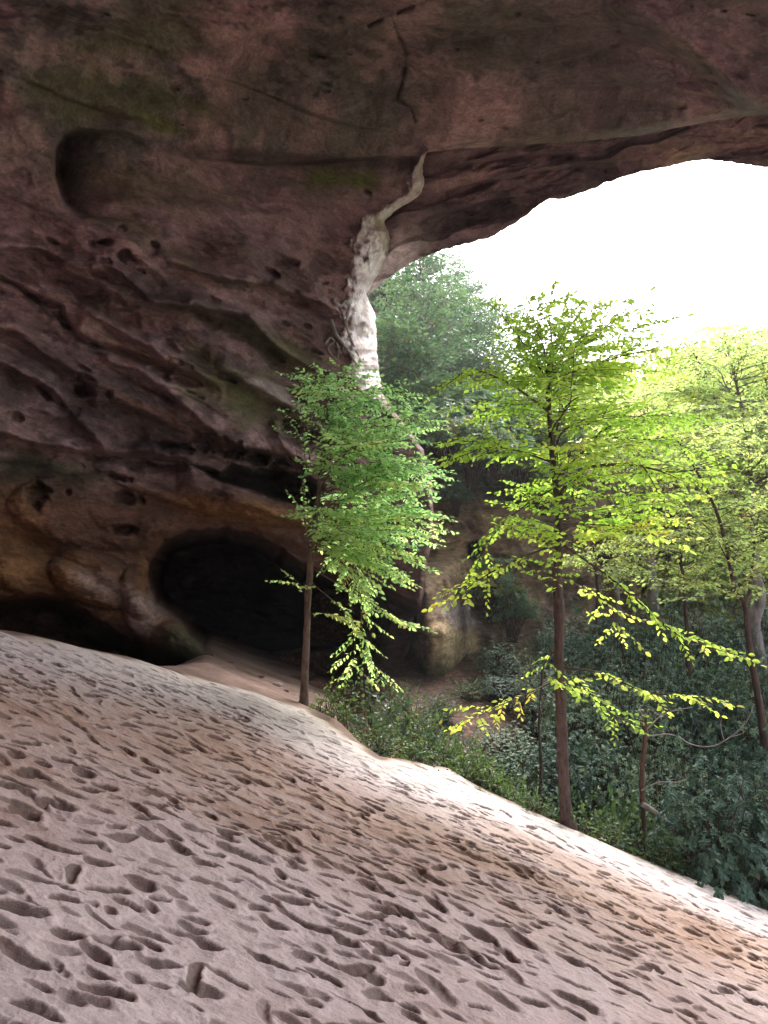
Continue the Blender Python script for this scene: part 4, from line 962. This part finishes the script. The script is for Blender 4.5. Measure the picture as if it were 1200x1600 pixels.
ravine_tree('grey_tree', 44, [(1024, 1000), (1020, 930), (1014, 860), (1006, 790), (1000, 700), (1010, 620)], 20.5, [.16, .14, .12, .09, .045, .015],
            [([(1014, 860), (1040, 800), (1060, 740)], .04, .4)], [(930, 640), (980, 600), (1060, 600), (1110, 660), (1090, 760), (1000, 800), (930, 760)], 70, .13, .35,
            'pale grey trunk standing straight at the cliff foot right of the near beech', M_BARK_GREY, M_LEAF_PALE, min_h=.5, spread=1.6, wid=.7, dens=.6, fill_r=.012)
ravine_tree('thin_grey_tree', 45, [(966, 960), (962, 890), (960, 820), (956, 750), (962, 690)], 21.5, [.085, .07, .06, .045, .02],
            [([(962, 900), (985, 860), (1000, 820)], .05, .1), ([(985, 860), (1030, 880), (1060, 905)], .02, -.2)], [(900, 640), (960, 610), (1010, 650), (1000, 740), (930, 760)], 24, .12, .6,
            'thin pale trunk with a forked side limb against the dark rock shelter', M_BARK_GREY, M_LEAF_PALE, min_h=.55, spread=1.2, wid=.6, dens=.6)
ravine_tree('sapling', 46, [(1001, 1332), (1005, 1270), (1003, 1210), (1008, 1150), (1010, 1110)], 9.9, [.045, .034, .03, .026, .016],
            [], [(985, 1100), (1030, 1095), (1030, 1120), (990, 1130)], 5, .05, .35, 'short red brown sapling stem just below the sand edge', M_BARK_RED, M_LEAF_SHRUB, min_h=.6, spread=.3, wid=.15, dens=.5)
ravine_tree('sapling', 47, [(842, 1270), (845, 1200), (843, 1120), (848, 1040)], 11.5, [.03, .026, .02, .01], [], [(825, 1040), (870, 1030), (870, 1100), (830, 1110)], 8, .05, .2,
            'thin dark sapling just left of the near beech trunk', M_BARK_DARK, M_LEAF_RHODO, min_h=.5, spread=.4, wid=.2, dens=.6)

ravine_tree('understory_tree', 48, [(1075, 1020), (1072, 960), (1066, 900), (1060, 850), (1050, 810)], 17.0, [.05, .042, .035, .025, .01], [],
            [(940, 850), (1010, 800), (1120, 790), (1200, 820), (1180, 920), (1090, 935), (1000, 915)], 56, .085, .35, 'low leafy tree filling the gap between the straight grey trunk and the crooked stem', M_BARK_DARK, M_LEAF_PALE, min_h=.3, spread=1.3, wid=.5, dens=.95)
ravine_tree('understory_tree', 49, [(930, 985), (934, 930), (930, 880), (925, 840)], 19.0, [.045, .038, .03, .01], [],
            [(880, 850), (930, 810), (1000, 830), (1010, 900), (940, 930), (885, 900)], 34, .085, .45, 'low leafy tree just right of the near beech trunk, under its crown', M_BARK_DARK, M_LEAF_PALE, min_h=.3, spread=1.2, wid=.5, dens=.9)

def stick(name, pts_px, d, r, label, mat, cat='branch', dd=0.0, group=None, twigs=()):
    nn = len(pts_px); a = np.array([list(P(x, y, d + dd * i / (nn - 1))) for i, (x, y) in enumerate(pts_px)])
    tubes = [(smooth_poly(a, 24), np.linspace(r, r * .45, 24))]
    for tw, rr in twigs: tubes.append((smooth_poly(np.array([list(P(x, y, d + dd * .5)) for x, y in tw]), 14), np.linspace(rr, rr * .3, 14)))
    me = tube_mesh(name, tubes); o = link(name, me, mat); o['label'] = label; o['category'] = cat
    if group: o['group'] = group
    return o
stick('broken_branch', [(1003, 1256), (1025, 1270), (1045, 1288), (1062, 1303)], 9.8, .036, 'pale broken branch leaning out from the red brown sapling stem', M_TWIG, twigs=())
stick('bare_branch', [(1010, 1140), (1028, 1122), (1050, 1111), (1082, 1105)], 9.9, .012, 'bare pale twig arching up from the sapling top', M_TWIG)
stick('bare_branch', [(1012, 1150), (1050, 1148), (1080, 1163), (1112, 1166), (1140, 1152), (1165, 1130), (1178, 1100)], 10.6, .012, 'long bare pale branch sweeping right among dark shrubs', M_TWIG, twigs=[([(1130, 1155), (1126, 1130), (1132, 1112)], .008), ([(1140, 1152), (1160, 1146), (1170, 1135)], .007)])
stick('bare_branch', [(1002, 1235), (1030, 1222), (1060, 1222), (1076, 1215)], 9.8, .010, 'bare pale twig beside the broken branch', M_TWIG, twigs=[([(1010, 1230), (1016, 1215), (1036, 1200)], .006)])

# ------------------------------------------------------------------ shrubs and background trees: one of each kind, then copies
def dome_points(g, n, rx, ry, h, lumps):
    """points through a lumpy crown, denser to the outside"""
    out = []; nr = []
    while len(out) < n:
        d = unit(g.normal(size=3)); d[2] = abs(d[2]) * 1.0 - .25
        d = unit(d); f = 1 + .28 * math.sin(lumps * d[0] * 3.1 + d[2] * 4) * math.cos(lumps * d[1] * 2.7 + 1) + .15 * g.normal()
        rr = f * g.uniform(.35, 1.0) ** .45
        out.append(np.array([d[0] * rx * rr, d[1] * ry * rr, .5 * h + d[2] * h * .55 * rr])); nr.append(d)
    return np.array(out), np.array(nr)

def whorl_shrub(seed, rx, ry, h, nw, leaf, k=7, tint=(.45, .22), droop=.25):
    """evergreen shrub: rosettes of long leaves at the twig ends"""
    pl = Plant(seed); g = pl.g
    C, D = dome_points(g, nw, rx, ry, h, 2)
    C[:, 2] = np.maximum(C[:, 2], .08)
    stems = []
    for i in range(len(C)):
        ax = unit(D[i] * .7 + np.array([0, 0, .8]) + g.normal(0, .25, 3))
        a = unit(np.cross(ax, g.normal(size=3))); b = np.cross(ax, a); ph = g.uniform(0, 6.28); tb = g.normal(*tint)
        for j in range(k):
            th = ph + j * 6.283 / k + g.normal(0, .2); ld = (a * math.cos(th) + b * math.sin(th)) + ax * g.uniform(-.1, .55) - np.array([0, 0, droop])
            pl.leaf(C[i] + ax * g.uniform(0, .04), ld, ax + g.normal(0, .15, 3), leaf * g.uniform(.7, 1.15), np.clip(tb + g.normal(0, .1), 0, 1))
        if i % 5 == 0:
            s0 = np.array([g.normal(0, .12), g.normal(0, .12), -.3]); stems.append((smooth_poly([s0, (s0 + C[i]) / 2 + np.array([0, 0, .12 * h]) + g.normal(0, .08, 3), C[i]], 9), np.linspace(.02, .004, 9)))
    return [('stem', tube_mesh('stem', stems), M_BARK_DARK), ('foliage', crown_mesh('foliage', pl), None)]

def leafy_shrub(seed, rx, ry, h, ns, leaf, tint):
    """deciduous shrub: arching stems with leaves along them"""
    pl = Plant(seed); g = pl.g; stems = []
    for i in range(ns):
        th = g.uniform(0, 6.283); rr = math.sqrt(g.uniform(0, 1))
        b = np.array([math.cos(th) * rx * rr, math.sin(th) * ry * rr, h * (1 - .55 * rr ** 2) * g.uniform(.55, 1.05)])
        a = np.array([g.normal(0, .12), g.normal(0, .12), -.2]); c = limb_points(pl, a, b, .25, 10)
        stems.append((c, np.linspace(.011, .003, 10)))
        spray(pl, c, .006, leaf, tint + g.normal(0, .15), dens=.8, width=.2, start=.3, droop=.25, flat=.4)
    return [('stem', tube_mesh('stem', stems), M_BARK_DARK), ('foliage', crown_mesh('foliage', pl), None)]

def forest_tree(seed, H, rx, nb, leaf, tint, low=.35):
    pl = Plant(seed); g = pl.g
    tp = smooth_poly([(0, 0, -.4), (g.normal(0, .1), g.normal(0, .1), H * .35), (g.normal(0, .25), g.normal(0, .25), H * .7), (g.normal(0, .35), g.normal(0, .35), H)], 30)
    trunk = [(tp, np.linspace(H * .007, .006, 30))]
    for i in range(nb):
        hz = g.uniform(low, 1.0); j = int(hz * 29); th = g.uniform(0, 6.283)
        L = rx * math.sqrt(max(.06, 1 - ((hz - .62) / .46) ** 2)) * g.uniform(.5, 1.1)
        b = tp[j] + np.array([math.cos(th) * L, math.sin(th) * L, L * g.uniform(.05, .5)])
        a = tp[max(2, j - int(3 * g.random()) - 1)]; c = limb_points(pl, a, b, .08, 10)
        trunk.append((c, np.linspace(.025 * L / rx + .006, .004, 10)))
        spray(pl, c, .01, leaf, tint + g.normal(0, .15), dens=.8, width=.75, start=.25, droop=.2, flat=.45)
    return [('trunk', tube_mesh('trunk', trunk), M_BARK_GREY), ('crown', crown_mesh('crown', pl), None)]

class Kind:
    """first of a kind and its copies"""
    def __init__(s, name, cat, parts, leafmat, group):
        s.name, s.cat, s.parts, s.mat, s.group = name, cat, parts, leafmat, group; s.first = None
    def place(s, loc, rz, scale, label, group=None):
        if s.first is None:
            r = thing(s.name, (0, 0, 0), label, s.cat, group or s.group)
            for pn, me, mat in s.parts: link(pn, me, mat or s.mat, r)
            s.first = r
        else:
            r = s.first.copy(); COL.objects.link(r); r['label'] = label; r['group'] = group or s.group
            for ch in list(s.first.children):
                c = ch.copy(); COL.objects.link(c); c.parent = r
        r.location = tuple(float(v) for v in loc); r.rotation_euler = (0, 0, float(rz)); r.scale = tuple(float(v) for v in (scale if np.ndim(scale) else (scale,) * 3))
        return r

g2 = np.random.default_rng(77)
ORD = ['first', 'second', 'third', 'fourth', 'fifth', 'sixth', 'seventh', 'eighth', 'ninth', 'tenth', 'eleventh', 'twelfth', 'thirteenth', 'fourteenth', 'fifteenth']
rh = [Kind('rhododendron', 'shrub', whorl_shrub(101 + i, 1.05 + .1 * i, 1.0, 2.0, (800, 1200, 950, 1300)[i], (.085, .055, .07, .05)[i], 7, ((.25, .45, .65, .85)[i], .2)), M_LEAF_RHODO, 'dark rhododendrons in the ravine') for i in range(4)]
def on_ground(px, d):
    p = P(px, 900, d); x, y = p[0], p[1]
    return np.array([x, y, ground_z(np.array([x]), np.array([y]))[0]])
def rhodo_row(d, top_px, place):
    """top_px: list of (px, py of the shrub's top)"""
    for i, (px, py) in enumerate(top_px):
        px += g2.normal(0, 10); dd = d + g2.normal(0, .5); b = on_ground(px, dd); tz = P(px, py, dd)[2]
        h = max(.8, tz - b[2]) * g2.uniform(.82, 1.2); s = h / 2.15
        rh[int(g2.integers(4))].place(b, g2.uniform(0, 6.28), (max(.62, .5 * s + .22), max(.62, .5 * s + .22), s), 'dark rhododendron, %s from left in the row %s' % (ORD[i], place))
rhodo_row(10.6, [(905, 1262), (975, 1250), (1050, 1240), (1120, 1215), (1190, 1195), (1260, 1190)], 'right behind the sand edge')
rhodo_row(12.4, [(800, 1180), (870, 1160), (950, 1165), (1030, 1160), (1100, 1145), (1165, 1150), (1235, 1130)], 'behind the red brown sapling')
rhodo_row(14.6, [(780, 1120), (850, 1095), (920, 1075), (990, 1070), (1070, 1060), (1140, 1050), (1220, 1060)], 'around the crooked dark stem')
rhodo_row(17.2, [(780, 1060), (830, 1025), (890, 1000), (950, 985), (1010, 985), (1080, 985), (1140, 1000), (1210, 1010)], 'in front of the pale grey trunks')
rhodo_row(20.0, [(800, 1010), (860, 985), (930, 960), (1000, 955), (1060, 950), (1110, 955), (1180, 960), (1250, 960)], 'along the foot of the far cliff')

ls = [Kind('leafy_shrub', 'shrub', leafy_shrub(201 + i, .8, .75, 1.25, 64, .072, .3 + .2 * i), M_LEAF_SHRUB, 'pale shrubs beside the cave floor') for i in range(2)]
for k, (px, d, top, lab) in enumerate([(585, 12.6, 1065, 'green leafy shrub at the cave floor under the hanging yellow sprays'), (625, 11.9, 1100, 'pale leafy shrub behind the dip in the sand edge'), (668, 11.4, 1120, 'greyish leafy shrub above the hump of sand, middle of its clump'),
                                       (705, 11.2, 1140, 'yellow speckled leafy shrub above the hump of sand'), (640, 13.4, 1075, 'leafy shrub at the back of the clump below the cliff corner'), (590, 10.9, 1130, 'low leafy shrub beside the bright sand spur'), (690, 15.5, 1085, 'leafy shrub on the brown slope below the cliff corner'), (735, 17.0, 1060, 'leafy shrub at the top of the brown leaf strewn slope'), (752, 11.0, 1215, 'low leafy shrub just right of the sand hump')]):
    b = P(px, top, d); gz = min(ground_z(np.array([b[0]]), np.array([b[1]]))[0], b[2] - .5); szz = sand_z(np.array([b[0]]), np.array([b[1]]))[0][0]; gz = max(gz, szz) if szz < b[2] - .3 else gz
    s = (b[2] - gz) / 1.25
    ls[k % 2].place((b[0], b[1], gz), g2.uniform(0, 6), (max(.7, s), max(.7, s), s), lab)

fern = Kind('fern', 'fern', leafy_shrub(231, .3, .3, .35, 16, .05, .4), M_FERN, 'ferns along the sand edge')
for px, py, lab in [(512, 1118, 'small green fern tuft beside the foot of the thin cave tree'), (715, 1208, 'bright fern tuft on the crest of the sand hump'), (760, 1236, 'green fern tuft below the sand hump'), (800, 1252, 'fern tuft left of the near beech foot'), (1130, 1385, 'fern tuft near the low right end of the sand edge'), (1180, 1400, 'fern tuft at the picture edge where sand meets shrubs')]:
    e = hit_plane(px, py); y = e[1] + .35; zz = sand_z(np.array([e[0]]), np.array([y]))[0][0]
    fern.place((e[0], y, zz - .02), g2.uniform(0, 6), g2.uniform(.8, 1.3), lab)

tuft = Kind('grass_tuft', 'grass tuft', leafy_shrub(241, .16, .14, .24, 14, .045, .5), M_LEAF_GREEN, 'grass tufts along the sand crest')
for i, px in enumerate([650, 690, 738, 782, 835, 915, 960, 1030, 1075, 1150]):
    e = hit_plane(px, np.interp(px, [q[0] for q in EDGE_PX], [q[1] for q in EDGE_PX])); y = e[1] + g2.uniform(.12, .4); zz = sand_z(np.array([e[0]]), np.array([y]))[0][0]
    tuft.place((e[0], y, zz - .03), g2.uniform(0, 6), g2.uniform(.7, 1.4), 'small grass tuft on the sand crest, %s of the row counting from the cave tree' % ORD[i])
lg = [Kind('green_shrub', 'shrub', leafy_shrub(251 + i, .8, .8, 1.4, 46, .09, .35 + .25 * i), M_LEAF_GREEN, 'fresh green shrubs in the ravine') for i in range(2)]
for k, (px, d, top, lab) in enumerate([(1160, 9.6, 1330, 'fresh green shrub in the lower right corner below the sand edge'), (1205, 9.8, 1300, 'fresh green shrub cut by the right picture edge near the sand'), (1090, 10.2, 1275, 'fresh green shrub right of the broken branch'), (960, 10.6, 1235, 'fresh green shrub between the near beech and the red brown sapling'), (835, 11.6, 1215, 'fresh green shrub left of the near beech trunk'), (790, 12.4, 1195, 'fresh green shrub right of the pale leafy clump'), (1140, 13.2, 1150, 'fresh green shrub beside the crooked dark stem'), (920, 16.0, 1050, 'fresh green shrub right of the near beech trunk, among rhododendrons'), (1065, 16.5, 1020, 'fresh green shrub among rhododendrons left of the crooked stem')]):
    b = on_ground(px, d); tz = P(px, top, d)[2]; s = max(.6, (tz - b[2]) / 1.45)
    lg[k % 2].place(b, g2.uniform(0, 6), (max(.6, .6 * s), max(.6, .6 * s), s), lab)

# hillside above the cliff
hs = [Kind('hillside_shrub', 'shrub', whorl_shrub(301 + i, 1.2, 1.1, 2.2, 300, .2, 6, (.4 + .15 * i, .2)), M_LEAF_BLUE, 'shrubs on the far hillside') for i in range(2)]
ht = [Kind('hillside_tree', 'tree', forest_tree(311 + i, 6.5 + i, 2.2, 80, .19, .4), M_LEAF_BLUE, 'trees on the far hillside') for i in range(2)]
def hill_at(px, d):
    p = P(px, 700, d); x, y = p[0], p[1]; return np.array([x, y, ground_z(np.array([x]), np.array([y]))[0]])
rows = [(26.3, [640, 690, 735, 785, 830, 880, 930, 985], 'along the cliff top'), (28.5, [600, 650, 705, 750, 800, 850, 910, 970], 'just above the cliff top'), (31.5, [620, 670, 720, 775, 830, 890, 950], 'low on the far hillside'), (35, [630, 680, 735, 790, 850, 920], 'halfway up the far hillside'), (40, [610, 650, 690, 740, 790, 850], 'high on the far hillside'), (46, [600, 640, 680, 720, 765, 820], 'at the top of the far hillside')]
for d, pxs, where in rows:
    for i, px in enumerate(pxs):
        b = hill_at(px, d + g2.normal(0, .4)); s = g2.uniform(.75, 1.35)
        hs[int(g2.integers(2))].place(b - np.array([0, 0, .2]), g2.uniform(0, 6), (s * 1.1, s * 1.1, s), 'blue green shrub, %s from left in the row %s' % (ORD[i], where))
for k, (px, d, s, lab) in enumerate([(606, 26.5, 1.0, 'dark green tree tight behind the white rock edge'), (655, 36, 1.0, 'pale tree just under the left end of the roof edge'), (780, 38, .9, 'faint tree on the hill beside the near beech crown'), (840, 42, .9, 'faint tree on the low skyline behind the near beech top'), (628, 27.5, .85, 'dense green tree rising right beside the white rock edge'), (660, 29, .95, 'ivy clad tree on the cliff top left of the gully'), (705, 33, .8, 'pale tree halfway up the hill below the roof edge'), (750, 34, .7, 'pale tree on the hill behind the near beech left branches'), (690, 42, .8, 'faint tree at the hilltop under the cave roof'), (735, 44, .75, 'faint tree on the skyline left of the near beech top'),
                                     (800, 30, .6, 'small tree on the cliff top behind the near beech')]):
    ht[k % 2].place(hill_at(px, d) - np.array([0, 0, .2]), g2.uniform(0, 6), s, lab)

for k, (px, py, s, lab) in enumerate([(655, 705, .75, 'shrub clinging to the cliff lip beside the cave corner'), (695, 700, .8, 'shrub hanging over the dark recess under the cliff lip'), (735, 725, .8, 'shrub on the cliff face above the round hole'), (772, 712, .7, 'shrub hanging from the cliff lip right of the round hole'), (812, 740, .75, 'shrub on the cliff lip just left of the near beech trunk'), (850, 765, .6, 'shrub on the cliff lip behind the near beech trunk'), (712, 770, .45, 'small shrub rooted in the dark cliff recess'), (770, 930, .7, 'dark shrub growing on the cliff foot below the round hole'), (800, 960, .6, 'dark shrub at the cliff foot left of the near beech trunk')]):
    hs[k % 2].place(P(px, py, 23.2 if py < 900 else 21.5) - np.array([0, 0, .6]), g2.uniform(0, 6), (s, s * .8, s), lab, 'shrubs on the cliff face')

# forest on the right
ft = [Kind('forest_tree', 'tree', forest_tree(401 + i, 10, 3.2, 170, .2, .25 + .15 * i, .25), M_LEAF_PALE, 'pale trees behind the ravine') for i in range(3)]
for k, (px, d, top, lab) in enumerate([(880, 29, 560, 'pale forest tree behind the near beech crown'), (960, 31, 545, 'pale forest tree behind the right half of the near beech crown'), (1040, 27, 560, 'pale tree in the gap right of the near beech crown'), (1100, 30, 520, 'tallest pale tree beyond the ravine, right of the gap'), (1165, 26, 510, 'pale tree behind the grey trunk at the right'),
                                       (1230, 28, 520, 'pale tree at the right picture edge, nearer of two'), (1290, 33, 500, 'pale tree at the right picture edge, farther of two'), (1000, 37, 560, 'faint pale tree far behind the straight grey trunk'), (1130, 38, 540, 'faint pale tree far behind the crooked dark stem'), (1350, 25, 480, 'pale tree beyond the right picture edge'), (830, 36, 600, 'faint pale tree left of the near beech trunk')]):
    b = hill_at(px, d); tz = P(px, top, d)[2]; s = max(.4, (tz - b[2]) / 10.4)
    ft[k % 3].place(b - np.array([0, 0, .2]), g2.uniform(0, 6), (max(.7, s), max(.7, s), s), lab)

# ------------------------------------------------------------------ small things on the rock and the cave floor
def on_wall(pts, off=-.04):
    a = np.array(pts, float); D, _ = wall_fields(a[:, 0], a[:, 1]); 
    return P(a[:, 0], a[:, 1], D + off)
for pts, r, lab in [([(520, 468), (532, 478), (540, 470), (548, 478)], .035, 'short pale root at the top of the white rock edge'), ([(518, 500), (524, 520), (534, 534), (544, 548), (552, 562), (560, 572)], .04, 'long pale root curving down the white rock edge'), ([(508, 536), (516, 528), (522, 534), (512, 542), (520, 556), (528, 562)], .025, 'thin looping pale root on the dark rock'), ([(546, 480), (540, 500), (544, 520), (552, 540), (560, 556)], .05, 'thick pale root beside the niche in the white rock'), ([(526, 535), (530, 548), (528, 560)], .02, 'short dangling pale root below the loop')]:
    c = smooth_poly(on_wall(pts), 26); o = link('hanging_root', tube_mesh('hanging_root', [(c, np.linspace(r, r * .5, 26))]), M_TWIG); o['label'] = lab; o['category'] = 'root'; o['group'] = 'pale roots on the rock edge'
for pts, lab in [([(430, 672), (455, 684), (478, 678), (492, 690), (480, 706)], 'bare dark vine tangled over the upper rock pocket'), ([(445, 722), (458, 745), (472, 752), (470, 775)], 'bare vine hanging in the lower rock pocket'), ([(476, 688), (484, 715), (478, 745), (486, 780), (492, 800)], 'bare vine hanging beside the tree crown'), ([(484, 745), (476, 760), (480, 790), (490, 798)], 'short bare vine by the black slot')]:
    c = smooth_poly(on_wall(pts, -.5), 26); o = link('bare_vine', tube_mesh('bare_vine', [(c, np.linspace(.018, .007, 26)), (smooth_poly([c[8], c[8] + np.array([.2, -.1, .1]), c[8] + np.array([.45, -.1, -.05])], 8), np.linspace(.01, .004, 8))]), M_BARK_BROWN)
    o['label'] = lab; o['category'] = 'vine'; o['group'] = 'bare vines on the wall'
def stone(loc, s, seed, lab, col):
    g = np.random.default_rng(seed); n = 14; th = np.linspace(0, 2 * math.pi, n + 1)[:-1]; ph = np.linspace(-math.pi / 2, math.pi / 2, 9)
    T, Q = np.meshgrid(th, ph); d = np.stack([np.cos(T) * np.cos(Q), np.sin(T) * np.cos(Q), np.sin(Q)], -1)
    f = 1 + .35 * pnoise(d[..., 0] * 1.6 + seed, d[..., 1] * 1.6, d[..., 2] * 1.6)
    V = d * f[..., None] * np.array(s); i = np.arange(8 * n); r = i // n; c = i % n
    fc = np.stack([r * n + c, r * n + (c + 1) % n, (r + 1) * n + (c + 1) % n, (r + 1) * n + c], 1)
    me = mesh_from('stone', V.reshape(-1, 3), fc, {'rock': np.full((V.size // 3, 3), 1.0) * np.array(col)}); o = link('stone', me, M_ROCK); o.location = tuple(float(v) for v in loc); o['label'] = lab; o['category'] = 'stone'; o['group'] = 'stones on the cave floor'
for k, (px, py, d, s, lab, col) in enumerate([(432, 1072, 12.8, (.10, .07, .04), 'small pale flat stone on the cave floor', (.45, .36, .34)), (408, 1068, 13.2, (.06, .04, .025), 'tiny dark stone left of the pale flat stone', (.12, .08, .07)), (447, 1078, 12.4, (.05, .04, .02), 'tiny dark stone right of the pale flat stone', (.13, .08, .07)), (360, 1048, 13.8, (.07, .05, .03), 'small stone before the dark cave mouth', (.2, .14, .12))]):
    q = P(px, py, d); zz = sand_z(np.array([q[0]]), np.array([q[1]]))[0][0]; stone((q[0], q[1], zz + s[2] * .4), s, 50 + k, lab, col)


# ------------------------------------------------------------------ the air: pale haze over the ravine, added to imitate lens glare
def build_haze():
    x0, x1, y0, y1, z0, z1 = -111, 111, -91, 121, -14, 34
    V = [(x, y, z) for x in (x0, x1) for y in (y0, y1) for z in (z0, z1)]
    me = mesh_from('haze', V, np.array([(0, 1, 3, 2), (4, 6, 7, 5), (0, 4, 5, 1), (2, 3, 7, 6), (0, 2, 6, 4), (1, 5, 7, 3)]), smooth=False)
    m, N, L = new_mat('haze'); out = N.new('ShaderNodeOutputMaterial'); v = N.new('ShaderNodeVolumePrincipled')
    v.inputs['Color'].default_value = (0.93, 0.95, 0.97, 1); v.inputs['Density'].default_value = HAZE; v.inputs['Anisotropy'].default_value = 0.35
    L.new(v.outputs[0], out.inputs['Volume'])
    o = link('haze', me, m, kind='stuff'); return o
HAZE = 0.001
build_haze()
